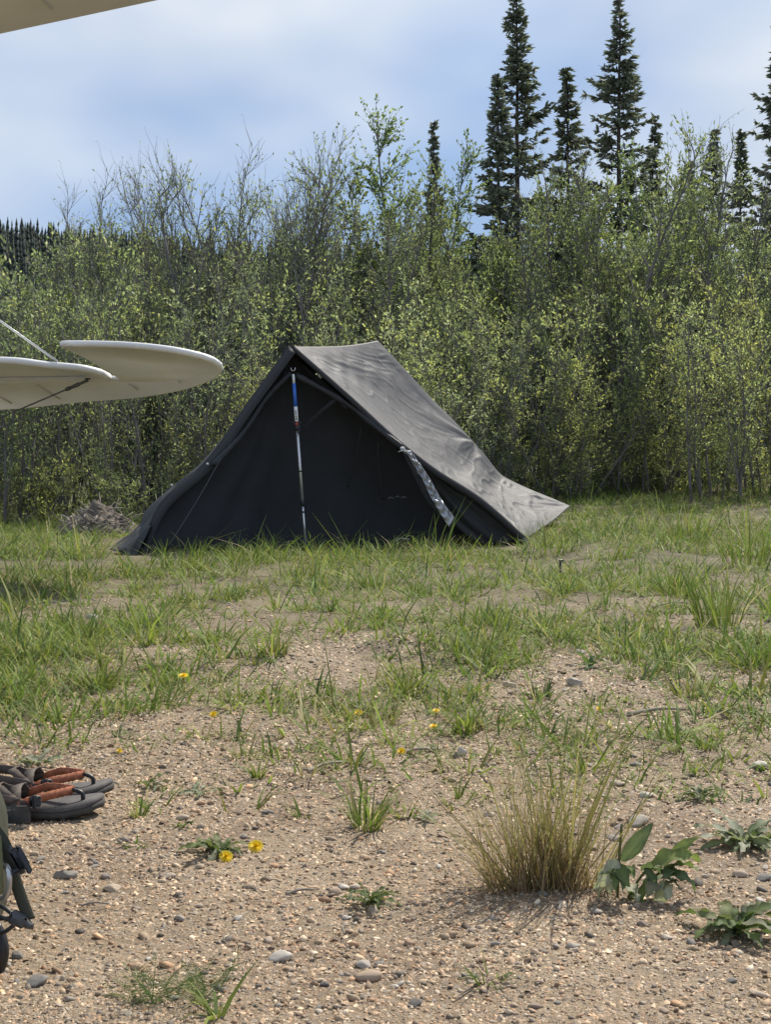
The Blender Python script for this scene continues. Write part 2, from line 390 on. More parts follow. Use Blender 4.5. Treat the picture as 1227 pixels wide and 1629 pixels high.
# ------------------------------------------------------------------ woody plants
def rot_between(d, ang, az):
    d = d/np.linalg.norm(d); a = np.cross(d, [0.2, 0.1, 0.97] if abs(d[2]) < .9 else [1, 0, 0.1]); a /= np.linalg.norm(a); b = np.cross(d, a)
    return d*math.cos(ang)+(a*math.cos(az)+b*math.sin(az))*math.sin(ang)
def leaf_mesh(name, pos, dirs, ln, wd, cols, rs, droop=0.25):
    """rhombic folded leaves, two triangles each"""
    n = len(pos); pos = np.asarray(pos); d = np.asarray(dirs)+rs.normal(0, .55, (n, 3)); d[:, 2] -= droop*rs.random(n)
    d /= np.linalg.norm(d, axis=1)[:, None]
    r = rs.normal(0, 1, (n, 3)); s = np.cross(d, r); s /= np.linalg.norm(s, axis=1)[:, None]+1e-9; nr = np.cross(d, s)
    l = (ln*rs.uniform(.6, 1.25, n))[:, None]; w = (wd*rs.uniform(.7, 1.2, n))[:, None]
    mid = pos+d*l*.45
    V = np.stack([pos, mid+s*w*.5+nr*w*.15, pos+d*l, mid-s*w*.5+nr*w*.15], 1).reshape(-1, 3)
    b = np.arange(n)[:, None]*4
    Fq = np.concatenate([b+np.array([[0, 1, 2]]), b+np.array([[0, 2, 3]])])
    return mesh_np(name, V, Fq, cols=np.repeat(cols, 4, axis=0))
def leaf_cols(n, rs, base, var=.33, yellow=.18):
    c = np.tile(np.array(base), (n, 1))*np.exp(rs.normal(0, var, n))[:, None]
    y = rs.random(n) < yellow; c[y] *= np.array([1.35, 1.2, .8]); return np.clip(c, 0.01, .5)

def make_bush(seed, H=3.0, stems=8, spread=.35, nb=14, ntw=5, nleaf=9, ll=.047, lw=.0195, lo=.12, bare=1.1, base=(.115, .145, .05), stem_r=.016, lean=.22, blen=.30, upright=.55):
    rs = np.random.default_rng(seed); T = MB(); LP = []; LD = []
    for s in range(stems):
        az = rs.uniform(0, 2*PI); r0 = spread*math.sqrt(rs.random())*.6
        p = np.array([r0*math.cos(az), r0*math.sin(az), -.06]); h = H*rs.uniform(.62, 1.0)
        la = lean*rs.uniform(.2, 1.2); d = np.array([math.sin(la)*math.cos(az), math.sin(la)*math.sin(az), math.cos(la)])
        pts = [p]; n = 9
        for i in range(n):
            d = d+rs.normal(0, .085, 3); d[2] += .03; d /= np.linalg.norm(d); p = p+d*h/n; pts.append(p)
        pts = np.array(pts); rr = stem_r*rs.uniform(.7, 1.3); rad = rr*(1-np.linspace(0, 1, n+1)*.85)
        T.tube(pts, rad, 5)
        for b in range(nb):
            t = lo+(1-lo)*(b+rs.random())/nb
            k = min(int(t*n), n-1); f = t*n-k; q = pts[k]*(1-f)+pts[k+1]*f; dd = pts[k+1]-pts[k]
            bd = rot_between(dd, rs.uniform(.45, .95), rs.uniform(0, 2*PI)); bl = H*blen*rs.uniform(.35, 1.0)*(1-.62*t)*(.45+min(1, t*2)*.55)
            bp = [q]; m = 4; c = q
            for i in range(m):
                bd = bd+rs.normal(0, .16, 3)+np.array([0, 0, upright*.25]); bd /= np.linalg.norm(bd); c = c+bd*bl/m; bp.append(c)
            bp = np.array(bp); T.tube(bp, np.linspace(rr*.34*(1-.5*t), .0022, m+1), 4, False)
            for w in range(ntw):
                u = (w+rs.random())/ntw*.92+.08; kk = min(int(u*m), m-1); g = u*m-kk; e = bp[kk]*(1-g)+bp[kk+1]*g
                td = rot_between(bp[kk+1]-bp[kk], rs.uniform(.3, .9), rs.uniform(0, 2*PI)); td[2] += .2; tl = rs.uniform(.10, .26)*(H/3)**.5
                tp = np.array([e, e+td*tl*.5+rs.normal(0, .008, 3), e+td*tl+rs.normal(0, .02, 3)])
                T.tube(tp, (.0026, .002, .0012), 3, False)
                zfrac = e[2]/H
                dens = 1.0 if zfrac < bare else max(0.0, .40-(zfrac-bare)*1.2)
                nl = int(nleaf*rs.uniform(.5, 1.3)*dens+rs.random())
                for q2 in range(nl):
                    f2 = rs.uniform(.1, 1.05); LP.append(e+(tp[2]-e)*f2+rs.normal(0, .006, 3)); LD.append(td)
    LP = np.array(LP); LD = np.array(LD); n = len(LP)
    return T.mesh('stems', True), leaf_mesh('crown', LP, LD, ll, lw, leaf_cols(n, rs, base), rs)

def make_spruce(seed, H=9.0, rmax=.62, whorl=.13, gap=0.12, base=(.175, .195, .145), full=1.4):
    rs = np.random.default_rng(seed); T = MB(); V = []; Fq = []; C = []; nb = 0
    hs = np.linspace(-.1, H, 14); wob = np.cumsum(rs.normal(0, .012, (14, 2)), 0); tr = np.c_[wob, hs]
    T.tube(tr, np.linspace(.085*H/9, .008, 14), 7)
    SPp = []; SPd = []; SPl = []
    z = H*.08
    while z < H-.05:
        t = z/H; rad = rmax*(min(1, (1-t)*1.55+.05))*(1 if t > .25 else .75)*rs.uniform(.7, 1.12)
        nbr = rs.integers(5, 9)
        c0 = np.array([np.interp(z, hs, tr[:, 0]), np.interp(z, hs, tr[:, 1]), z])
        for b in range(nbr):
            if rs.random() < gap*(1-t): continue
            az = rs.uniform(0, 2*PI); L_ = rad*rs.uniform(.3, 1.35); m = 6
            el = -.50+1.0*t+rs.normal(0, .14)
            p = c0+np.array([0, 0, rs.uniform(-.5, .5)*whorl]); pts = [p]
            for i in range(m):
                e2 = el+(.55*(i/m)**2)            # tips turn up
                p = p+np.array([math.cos(az)*math.cos(e2), math.sin(az)*math.cos(e2), math.sin(e2)])*L_/m; pts.append(p)
            pts = np.array(pts); T.tube(pts, np.linspace(.010, .002, m+1), 3, False)
            ntw = max(3, int(L_/.035*full))
            for w in range(ntw):
                u = (.18 if t < .8 else .02)+.82*rs.random()**.8; k = min(int(u*m), m-1); f = u*m-k; q = pts[k]*(1-f)+pts[k+1]*f
                sd = 1 if rs.random() < .5 else -1; ta = az+sd*rs.uniform(.25, 1.1)
                td = np.array([math.cos(ta), math.sin(ta), rs.normal(-.05, .35)])
                SPp.append(q); SPd.append(td); SPl.append(rs.uniform(.08, .20)*(1.15-.55*u)*(.6+.5*min(1, L_/.5)))
        z += whorl*rs.uniform(.6, 1.3)*(1.0 if t < .75 else .6)
    for k in range(14):
        SPp.append(np.array([tr[-1, 0], tr[-1, 1], H-.3+k*.02])); a = rs.uniform(0, 6.28); SPd.append(np.array([math.cos(a)*.6, math.sin(a)*.6, .9])); SPl.append(.07)
    SPp = np.array(SPp); SPd = np.array(SPd); SPl = np.array(SPl); SPd /= np.linalg.norm(SPd, axis=1)[:, None]; n = len(SPp)
    # each needle spray: three narrow folded strips set round the twig, with a ragged needle tip
    VV = []; FF = []; CC = []; bs = 0
    for q in range(3):
        r = rs.normal(0, 1, (n, 3)); s = np.cross(SPd, r); s /= np.linalg.norm(s, axis=1)[:, None]; w = (.014+.010*rs.random(n))[:, None]; l = SPl[:, None]
        d = SPd+rs.normal(0, .18, (n, 3))
        A = SPp-s*w*.5; B = SPp+d*l*.55-s*w; Cc = SPp+d*l; D = SPp+d*l*.5+s*w; E_ = SPp+s*w*.5
        VV.append(np.stack([A, B, Cc, D, E_], 1).reshape(-1, 3)); b = bs+np.arange(n)[:, None]*5
        FF.append(np.concatenate([b+np.array([[0, 1, 2]]), b+np.array([[0, 2, 3]]), b+np.array([[0, 3, 4]])])); bs += 5*n
        cc = np.tile(np.array(base), (n, 1))*np.exp(rs.normal(0, .28, n))[:, None]; CC.append(np.repeat(cc, 5, 0))
    return T.mesh('trunk', True), mesh_np('crown', np.concatenate(VV), np.concatenate(FF), cols=np.concatenate(CC))

GREEN1 = (.29, .345, .195); GREEN2 = (.335, .38, .205); GREY = (.315, .355, .255); YEL = (.37, .39, .18); DEEP = (.16, .21, .105)
KINDS = {}
def kind(name, f): KINDS[name] = f
# young thin-stemmed willow with many bare stems below
for i in range(3): kind('young%d' % i, make_bush(100+i, H=3.0, stems=9, spread=.7, nb=15, ntw=5, nleaf=6.4, lo=.10, base=((.225, .27, .175), (.23, .265, .195), (.265, .305, .175))[i], stem_r=.017, lean=.13, blen=.24))
# dense leafy willow
for i in range(4): kind('dense%d' % i, make_bush(200+i, H=2.6, stems=11, spread=.8, nb=14, ntw=6, nleaf=6.6, lo=.05, base=(GREEN2, GREEN1, YEL, GREY)[i], stem_r=.014, lean=.30, blen=.30, ll=.048, lw=.0205))
# tall, leafless towards the top
for i in range(3): kind('bare%d' % i, make_bush(300+i, H=4.6, stems=(6, 5, 7)[i], spread=.6, nb=34, ntw=8, nleaf=3.6, lo=.16, bare=.84, base=(.235, .28, .17), stem_r=.034, lean=.17, blen=.27, ll=.046, lw=.02, upright=.75))
# tall leafy birch / aspen
for i in range(2): kind('birch%d' % i, make_bush(400+i, H=5.2, stems=(3, 2)[i], spread=.3, nb=54, ntw=8, nleaf=11, lo=.12, base=(DEEP, (.2, .24, .14))[i], stem_r=.040, lean=.08, blen=.22, ll=.05, lw=.034))
# wide spreading old willow with crooked dark trunks
for i in range(2): kind('old%d' % i, make_bush(500+i, H=4.4, stems=5, spread=.5, nb=32, ntw=8, nleaf=9, lo=.22, bare=.86, base=((.2, .235, .145), (.21, .25, .13))[i], stem_r=.042, lean=.34, blen=.30, ll=.05, lw=.02))
# knee-high undergrowth
for i in range(2): kind('low%d' % i, make_bush(600+i, H=1.1, stems=12, spread=.9, nb=9, ntw=4, nleaf=8, lo=.05, base=(GREEN2, YEL)[i], stem_r=.006, lean=.35, blen=.36, ll=.045, lw=.018))

def plant_bush(k, px, y, top, label, category='shrub', name='willow_bush', group=None, rz=None, wide=1.0, bark='bark'):
    """px: photo column of the base, y: distance, top: photo row of the highest twigs"""
    x = P(px, HOR, y).x; z = hg(x, y)
    hgt_ = P(px, top, y).z - z
    st, cr = KINDS[k]
    H0 = KINDS[k+'_H'] if k+'_H' in KINDS else max(v.co.z for v in st.vertices)
    KINDS[k+'_H'] = H0
    s = hgt_/H0
    o = thing(name, label, category, (x, y, z), random.uniform(0, 6.28) if rz is None else rz, group)
    w = wide*max(.75, min(1.25, s))
    o.scale = (w, w, s)
    add('stems' if category == 'shrub' else 'trunk', st, M[bark], o); add('crown', cr, M['leaf_willow'], o)
    return o
SMALL = []
TH = 'willow bushes of the thicket'
def L4(*a): return a
# left: thicket of young stems
plant_bush('young0', 20, 13.2, 395, 'slender-stemmed willow bush at the left edge behind the white tailplane', group=TH)
plant_bush('young1', 105, 13.6, 430, 'willow bush with thin dark stems rising behind the dirt mound', group=TH)
plant_bush('young2', 185, 13.0, 445, 'pale leafy young willow behind the notch of the white tailplane', group=TH)
plant_bush('young0', 262, 13.8, 400, 'narrow willow bush behind the rounded tip of the white tailplane', group=TH)
plant_bush('young1', 330, 13.4, 420, 'willow bush between tailplane tip and the tent, many bare lower stems', group=TH)
plant_bush('dense2', 372, 13.0, 575, 'low yellow-green willow close against the left slope of the tent', group=TH)
plant_bush('young2', 425, 14.6, 390, 'willow bush right behind the tent peak above the pole', group=TH)
plant_bush('young0', -60, 13.0, 380, 'leafy willow at the far left, mostly cut by the picture edge', group=TH)
for j, (k, px, y, top) in enumerate([('dense1', 30, 15.6, 330), ('young1', 90, 16.2, 350), ('dense0', 150, 15.8, 385), ('young2', 215, 16.6, 380), ('young0', 285, 16.4, 370), ('dense3', 350, 16.8, 395), ('young1', 410, 17.0, 385), ('young2', 470, 16.2, 390), ('dense1', -40, 16.5, 320), ('young0', 530, 17.2, 370),
        ('young2', 60, 18.5, 360), ('young1', 180, 19, 385), ('young0', 310, 19.2, 385), ('dense1', 440, 19.5, 400)]):
    plant_bush(k, px, y, top+28, ['leafy willow at the left edge, crown just under the hillside skyline', 'thin willow behind the dirt mound, reaching the hillside skyline', 'dense willow crown above the notch of the tailplane', 'slender willow crown above the middle of the tailplane',
        'slender willow crown above the tailplane tip', 'grey-green willow crown right of the tailplane tip', 'thin willow crown left above the tent peak', 'pale willow crown straight above the tent peak', 'leafy willow beyond the left picture edge', 'slender willow crown above the front of the tent ridge',
        'rearmost willow showing at the left skyline', 'rearmost willow under the thin leafy-topped tree', 'rearmost willow under the twiggy tree left of the thick trunk', 'rearmost willow under the bare fan-shaped tree'][j], group=TH+' behind, left')
plant_bush('bare0', 372, 16.0, 196, 'tallest bare-topped willow with a thick dark trunk left of the tent peak', 'tree', 'willow_tree')
plant_bush('bare1', 232, 16.0, 243, 'thin leafy-topped willow tree left of the tallest bare one', 'tree', 'willow_tree')
plant_bush('bare2', 300, 17.2, 215, 'bare twiggy willow crossing the tallest one on its left', 'tree', 'willow_tree', wide=.8)
plant_bush('bare1', 445, 17.4, 205, 'bare fan-shaped willow just right of the tallest bare one', 'tree', 'willow_tree', rz=1.0)
plant_bush('bare2', 510, 15.8, 262, 'arching bare willow with a dark trunk behind the tent ridge', 'tree', 'willow_tree', rz=2.2)
# middle
plant_bush('birch0', 628, 18.5, 186, 'tall leafy birch rising above the ridge end of the tent', 'tree', 'birch_tree', rz=1.97, wide=1.05)
plant_bush('birch1', 700, 19.5, 262, 'sparser birch right of the tall one, beside a slim spruce', 'tree', 'birch_tree')
plant_bush('old0', 640, 16.0, 330, 'dark crooked willow leaning behind the tent ridge end', 'tree', 'willow_tree', rz=2.6)
plant_bush('dense3', 560, 14.6, 440, 'grey-green willow directly above the tent ridge', group=TH)
plant_bush('dense0', 650, 14.2, 450, 'bright leafy willow over the upper right slope of the tent', group=TH)
plant_bush('dense1', 740, 14.6, 440, 'dense willow above the middle of the tent roof edge', group=TH)
plant_bush('dense3', 712, 13.6, 560, 'willow bush touching the right slope of the tent roof', group=TH)
plant_bush('young1', 775, 14.0, 500, 'willow bush with a cluster of dark upright stems beside the tent foot', group=TH)
for j, (k, px, y, top) in enumerate([('dense1', 585, 17.0, 390), ('dense0', 690, 17.0, 380), ('dense3', 770, 17.4, 385), ('young0', 730, 18.8, 320), ('young2', 640, 19.0, 380), ('dense2', 560, 19.5, 395)]):
    plant_bush(k, px, y, top+35, ['willow crown above the middle of the tent ridge, behind the grey-green one', 'bright willow crown right of the tall birch stem', 'grey-green willow crown below the big left-hand spruce', 'taller slender willow under the slim spruce spire', 'rearmost willow around the tall birch stems', 'rearmost yellowish willow left of the tall birch'][j], group=TH+' behind, middle')
# right
plant_bush('dense0', 845, 14.6, 430, 'broad leafy willow right of the tent roof', group=TH)
plant_bush('dense2', 905, 14.2, 560, 'yellow-green rounded willow above the pointed right corner of the tent', group=TH)
plant_bush('dense1', 950, 15.0, 455, 'leafy willow in front of the tall central spruce trunk', group=TH)
plant_bush('dense2', 1030, 14.4, 530, 'yellow-green willow right of centre behind the open grass', group=TH)
plant_bush('dense0', 1085, 15.4, 420, 'dense willow below the pair of small spruces', group=TH)
plant_bush('young2', 1140, 13.6, 440, 'upright willow with several pale bare stems by the tall grass on the right', group=TH)
plant_bush('dense2', 1210, 14.4, 400, 'yellow-green willow at the right edge of the thicket', group=TH)
plant_bush('dense1', 1285, 14.2, 430, 'leafy willow at the far right, cut by the picture edge', group=TH)
for j, (k, px, y, top) in enumerate([('dense3', 830, 17.0, 390), ('dense1', 900, 17.4, 400), ('dense0', 1010, 17.0, 390), ('young0', 1070, 17.4, 330), ('dense3', 1130, 17.2, 350), ('dense1', 1200, 17.6, 340), ('young2', 1270, 17.2, 330), ('young1', 950, 18.6, 330), ('dense0', 1150, 19.6, 390), ('dense3', 1050, 20, 400), ('young0', 860, 20, 380)]):
    plant_bush(k, px, y, top+55, ['grey-green willow crown at the foot of the tallest spruce', 'willow crown at the foot of the middle spruce', 'bright willow crown right of the forked dark trunk', 'taller slender willow right of the ragged spruce', 'grey-green willow crown under the left small spruce of the pair', 'willow crown under the right small spruce of the pair',
        'slender willow past the right picture edge', 'slender willow crown left of the ragged spruce trunk', 'rearmost willow between the pair of small spruces', 'rearmost grey-green willow behind the spreading tree', 'rearmost willow between the tallest and middle spruces'][j], group=TH+' behind, right')
plant_bush('old1', 975, 16.2, 225, 'old willow tree with a dark forked trunk before the tall right-hand spruce', 'tree', 'willow_tree', rz=.9, wide=1.05)
plant_bush('old0', 1010, 17.0, 175, 'high thin willow tree mingling with the right-hand tall spruce', 'tree', 'willow_tree', rz=4.0, wide=.9)
plant_bush('old1', 1075, 16.0, 240, 'spreading willow tree with a leaning dark branch, left of the pair of small spruces', 'tree', 'willow_tree', rz=3.3)
plant_bush('bare2', 1165, 17.4, 262, 'twiggy half-bare willow tree between the pair of small spruces', 'tree', 'willow_tree', rz=5.0)
plant_bush('bare1', 905, 16.6, 190, 'thin twiggy willow tree before the middle spruce', 'tree', 'willow_tree', rz=4.4)
plant_bush('old0', 785, 17.6, 300, 'twiggy willow tree at the foot of the big left-hand spruce', 'tree', 'willow_tree', rz=1.3)
for (k, px, y, top, lab, rz) in [
    ('bare1', 185, 17.0, 262, 'small twiggy willow tree at the left end of the bare-topped row', .3), ('bare2', 268, 17.8, 238, 'half-bare willow tree standing between the two left bare-topped ones', 3.0),
    ('bare0', 415, 17.6, 232, 'leafy-legged bare willow tree close right of the thick dark trunk', 4.2), ('bare2', 478, 18.2, 268, 'faint bare willow tree in the gap left of the arching one', 5.4),
    ('bare0', 548, 17.6, 300, 'low twiggy willow tree between the arching one and the birch', 2.0), ('birch1', 592, 18.2, 235, 'slim leafy birch on the left side of the tall birch', 1.2),
    ('birch0', 665, 19.6, 225, 'leafy birch close behind the right side of the tall birch', 2.8), ('old1', 738, 18.4, 270, 'airy willow tree filling the gap left of the big spruce', .2),
    ('birch1', 868, 18.6, 240, 'thin-crowned birch between the tallest spruce and the middle one', 4.8), ('old0', 935, 18.0, 225, 'grey twiggy willow tree between the middle and the ragged spruce', 2.1),
    ('birch0', 1050, 18.8, 190, 'leafy birch right of the ragged tall spruce', 5.5), ('birch1', 1108, 19.2, 235, 'thin birch left of the pair of small spruces', .9), ('old1', 1205, 18.0, 255, 'willow tree leaning before the spruce at the right edge', 2.4),
    ('old0', 40, 18.0, 318, 'low-crowned willow tree above the wire at the left edge', 1.1), ('birch1', 120, 18.6, 330, 'thin birch beside the far hillside skyline on the left', 3.7)]:
    plant_bush(k, px, y, top, lab, 'tree', 'birch_tree' if k.startswith('birch') else 'willow_tree', rz=rz, wide=.9)
for (k, px, y, top, lab, rz) in [(3, 1095, 26, 262, 'faint small spruce left of the pair on the right', 2.0), (3, 1212, 26, 300, 'short spruce before the one at the right edge', 4.0)]: SMALL.append((k, px, y, top, lab, rz))
# undergrowth along the foot of the thicket
for j, (k, px, py) in enumerate([('low0', 20, 838), ('low1', 75, 838), ('low0', 245, 836), ('low0', 800, 787), ('low1', 860, 782), ('low0', 930, 778), ('low0', 1010, 778), ('low1', 1070, 778), ('low0', 1130, 780), ('low0', 1200, 780)]):
    p = G(px, py); y = p.y + .1
    plant_bush(k, px, y, py-random.uniform(70, 125), 'knee-high leafy undergrowth '+['at the left edge of the thicket foot', 'left of the dirt mound', 'right of the dirt mound, beside the tent', 'behind the right side of the tent roof', 'just left of the pointed tent corner', 'just right of the pointed tent corner', 'behind the open grass right of the tent', 'below the yellow-green willow on the right', 'at the foot of the pale bare stems', 'at the right end of the thicket foot'][j], name='undergrowth_shrub', group='undergrowth along the thicket')

SPR = [make_spruce(1, 9.0, 1.08, gap=.30, whorl=.15), make_spruce(2, 9.0, 1.0, gap=.38, whorl=.16), make_spruce(3, 6.0, .62, whorl=.13, gap=.33), make_spruce(4, 6.0, .54, whorl=.14, gap=.38)]
def plant_spruce(k, px, y, top, label, rz, wide=1.0):
    x = P(px, HOR, y).x; z = hg(x, y); h = P(px, top, y).z-z; tr, cr = SPR[k]; s = h/(9.0 if k < 2 else 6.0)
    o = thing('spruce_tree', label, 'tree', (x, y, z), rz, 'spruces standing above the thicket'); o.scale = (s*wide, s*wide, s)
    add('trunk', tr, M['bark_spruce'], o); add('crown', cr, M['needle'], o)
plant_spruce(0, 822, 23.5, -18, 'tallest dark spruce left of the others, full from top to thicket', .3, 1.18)
plant_spruce(2, 790, 22.6, 118, 'lower spruce growing against the left side of the tallest spruce', 1.7, 1.1)
plant_spruce(2, 900, 23.5, 108, 'middle-sized slim spruce between the two tallest spruces', 2.4, 1.15)
plant_spruce(1, 988, 23.0, -8, 'tall ragged spruce right of the gap, second from the picture edge in height', 4.1, 1.2)
plant_spruce(3, 1044, 24.0, 188, 'small spruce tip showing right of the ragged tall spruce', .8)
plant_spruce(3, 684, 23.5, 198, 'slim spruce spire rising right of the leafy birch', 3.4, .85)
plant_spruce(2, 1132, 24.0, 206, 'left one of the pair of small spruces on the right', 5.2, 1.05)
plant_spruce(2, 1174, 24.0, 206, 'right one of the pair of small spruces on the right', 1.1, 1.0)
plant_spruce(1, 1236, 22.0, 8, 'tall spruce cut by the right edge of the picture', 2.0, 1.1)
plant_spruce(0, 1330, 25.0, 60, 'tall spruce standing just past the right edge', 5.0, 1.0)

for a_ in SMALL: plant_spruce(*a_)
# ------------------------------------------------------------------ tent
def build_tent():
    base = G(487, 874)
    T = thing('tent', 'black pitched tent with a sagging ridge and staked-out right corner, on the grass', 'tent', tuple(base))
    off = np.array(base)
    A = np.array(P(465, 551, 9.72)); B = np.array(P(601, 542, 11.0))
    D = np.array(P(836, 858, 9.95)); C = np.array(P(908, 805, 11.75))
    E_ = np.array(P(214, 886, 9.1)); Fp = np.array(P(180, 876, 9.55))
    rs = np.random.default_rng(3)
    def coons(bottom, right, top, left, nu, nv):
        """u along bottom/top, v from bottom to top"""
        b = lerp_path(bottom, nu); t = lerp_path(top, nu); l = lerp_path(left, nv); r = lerp_path(right, nv)
        u = np.linspace(0, 1, nu)[:, None, None]; v = np.linspace(0, 1, nv)[None, :, None]
        S = (1-v)*b[:, None]+v*t[:, None]+(1-u)*l[None]+u*r[None]-((1-u)*(1-v)*b[0]+u*(1-v)*b[-1]+(1-u)*v*t[0]+u*v*t[-1])
        return S
    def cloth(name, S, m, folds=None, thick=.003, seed=0, crumple=.006):
        nu, nv = S.shape[:2]
        du = np.gradient(S, axis=0); dv = np.gradient(S, axis=1); n = np.cross(du, dv); n /= np.linalg.norm(n, axis=2)[..., None]+1e-9
        U = np.linspace(0, 1, nu)[:, None]; Vv = np.linspace(0, 1, nv)[None, :]
        w = crumple*2*(fbm(U*7+seed, Vv*5+seed, seed, 4)) 
        if folds is not None: w = w+folds(U, Vv)
        edge = np.minimum(np.minimum(U, 1-U)*12, np.minimum(Vv, 1-Vv)*12).clip(0.12, 1)
        S = S+n*(w*edge)[..., None]
        me = mesh_np(name, S.reshape(-1, 3)-off, grid_faces(nu, nv), smooth=True)
        o = add(name, me, m, T)
        so = o.modifiers.new('s', 'SOLIDIFY'); so.thickness = thick; so.offset = 0
        return o
    # --- right roof slope: u along the ridge (front to back), v from the hem up to the ridge
    frontedge = [D, P(760, 792, 9.88), P(690, 747, 9.84), P(640, 708, 9.82), P(560, 635, 9.78), A]
    backedge = [C, P(852, 782, 11.68), P(800, 757, 11.6), P(770, 722, 11.5), P(738, 686, 11.4), P(685, 632, 11.28), P(640, 583, 11.12), B]
    hem = [D, P(852, 848, 10.5), P(884, 826, 11.2), C]
    ridge = [A, P(500, 551.5, 10.05), P(548, 550, 10.5), P(580, 546, 10.8), B]
    def f_roof(U, Vv):
        w = 0
        # tension creases from the back tie-out at v~0.45 and from the pegged corner, drapes near the ridge
        d1 = np.hypot((1-U)*1.7, (Vv-.47)*2.4); an = np.arctan2(Vv-.47, 1-U+.02)
        w = w+.014*np.sin(an*9+1)*np.exp(-d1*3.2)
        d2 = np.hypot(U*1.2, Vv*2.0); an2 = np.arctan2(Vv, U+.02)
        w = w+.016*np.sin(an2*17)*np.exp(-d2*2.3)
        d3 = np.hypot((1-U)*1.2, Vv*2.0); an3 = np.arctan2(Vv, 1-U+.02)
        w = w+.013*np.sin(an3*15+.5)*np.exp(-d3*2.6)
        w = w+.004*np.sin((Vv*5.5+U*3.0)*4)*np.exp(-((Vv-.88)/.12)**2)
        w = w+.0022*np.sin(60*(Vv-.5*U)+6*fbm(U*4, Vv*4, 70))*np.exp(-((Vv-.9)/.10)**2)*(U > 0)
        rid = 1-np.abs(2*vnoise(U*9+Vv*4, Vv*22-U*5, 71)-1); w = w+.010*np.clip(rid-.72, 0, 1)*np.exp(-((Vv-.18)/.22)**2)*3
        rid = 1-np.abs(2*vnoise(U*6-Vv*9, Vv*8+U*11, 75)-1); w = w+.004*np.clip(rid-.75, 0, 1)*3
        rid = 1-np.abs(2*vnoise(U*5+3, Vv*46+U*9, 78)-1); w = w+.012*np.clip(rid-.6, 0, 1)*np.exp(-((Vv-.93)/.08)**2)
        rid = 1-np.abs(2*vnoise((1-U)*4+np.abs(Vv-.47)*3, np.arctan2(Vv-.47, 1.02-U)*7, 81)-1); w = w+.014*np.clip(rid-.6, 0, 1)*np.exp(-np.hypot((1-U)*1.3, (Vv-.47)*3)*2.2)
        rid = 1-np.abs(2*vnoise(U*3, np.arctan2(Vv+.02, U+.02)*14, 84)-1); w = w+.016*np.clip(rid-.55, 0, 1)*np.exp(-np.hypot(U*.9, Vv*2)*2.0)
        rid = 1-np.abs(2*vnoise(U*3, np.arctan2(Vv+.02, 1.02-U)*12, 86)-1); w = w+.014*np.clip(rid-.55, 0, 1)*np.exp(-np.hypot((1-U)*.9, Vv*2)*2.2)
        w = w-.05*np.sin(PI*U)*np.sin(PI*Vv)        # sag
        w = w+.028*np.exp(-((Vv-.25-.12*U)/.05)**2)*np.sin(PI*U.clip(0, 1))
        return w
    cloth('roof_panel', coons(hem, backedge, ridge, frontedge, 130, 190), M['tent_roof'], f_roof, seed=1, crumple=.0025)
    # --- left roof slope, nearly edge on
    fl = [E_+np.array([.02, .1, 0]), P(262, 800, 9.3), P(330, 737, 9.45), P(400, 640, 9.6), A]
    bl = [Fp, P(222, 838, 10.0), P(262, 785, 10.5), P(340, 722, 10.7), P(430, 640, 10.9), B]
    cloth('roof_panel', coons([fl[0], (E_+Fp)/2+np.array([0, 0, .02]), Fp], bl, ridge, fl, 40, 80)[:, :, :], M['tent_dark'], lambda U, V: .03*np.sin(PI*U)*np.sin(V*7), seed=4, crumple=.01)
    # bulging pulled-out side below the eave on the left
    s1 = [P(214, 884, 9.12), P(232, 848, 9.2), P(255, 800, 9.32), P(285, 772, 9.4), P(331, 737, 9.45)]
    s2 = [P(180, 876, 9.5), P(218, 846, 9.7), P(232, 812, 9.9), P(268, 779, 9.85), P(333, 735, 9.6)]
    cloth('corner_flap', coons([P(216, 886, 9.08), P(196, 880, 9.1), P(174, 874, 9.15)], [P(174, 874, 9.15), P(198, 855, 9.3), P(228, 838, 9.45)], [P(240, 836, 9.2), P(228, 838, 9.45)], [P(216, 886, 9.08), P(228, 860, 9.14), P(240, 836, 9.2)], 16, 20), M['tent_dark'], lambda U, V: .012*np.sin(U*9+V*3), seed=23, crumple=.012)
    cloth('side_flap', coons([s1[0], P(196, 882, 9.5), s2[0]], s2, [s1[-1], s2[-1]], s1, 16, 40), M['tent_dark'], lambda U, V: .03*np.sin(PI*U)*np.sin(V*9), seed=6, crumple=.012)
    # --- recessed front wall
    bl_ = [P(216, 887, 9.13), P(330, 884, 9.4), P(487, 880, 9.86), P(620, 872, 10.05), P(752, 858, 10.1)]
    top_w = [P(460, 572, 9.86), P(463, 566, 9.86), P(467, 566, 9.87), P(472, 570, 9.88)]
    lw = [bl_[0], P(270, 805, 9.36), P(335, 735, 9.55), P(400, 645, 9.75), top_w[0]]
    rw = [bl_[-1], P(690, 790, 10.04), P(635, 716, 9.98), P(560, 645, 9.93), top_w[-1]]
    def f_wall(U, Vv):
        # long soft pleats fanning out of the apex on the left half
        fan = np.sin((U*34)*(1+.3*(1-Vv)))*.010*np.exp(-((U-.22)/.2)**2)*(1-Vv)**.4
        return fan-.05*np.sin(PI*U)*np.sin(PI*Vv)+.012*np.sin(U*11+Vv*4)
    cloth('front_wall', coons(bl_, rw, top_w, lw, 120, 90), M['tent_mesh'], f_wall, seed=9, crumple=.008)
    # --- dark wall between door flap and roof edge on the right
    tri_l = [P(748, 858, 10.0), P(722, 834, 9.98), P(690, 775, 9.94), P(648, 716, 9.87)]
    tri_r = [P(832, 859, 10.0), P(775, 808, 9.97), P(700, 758, 9.92), P(651, 718, 9.87)]
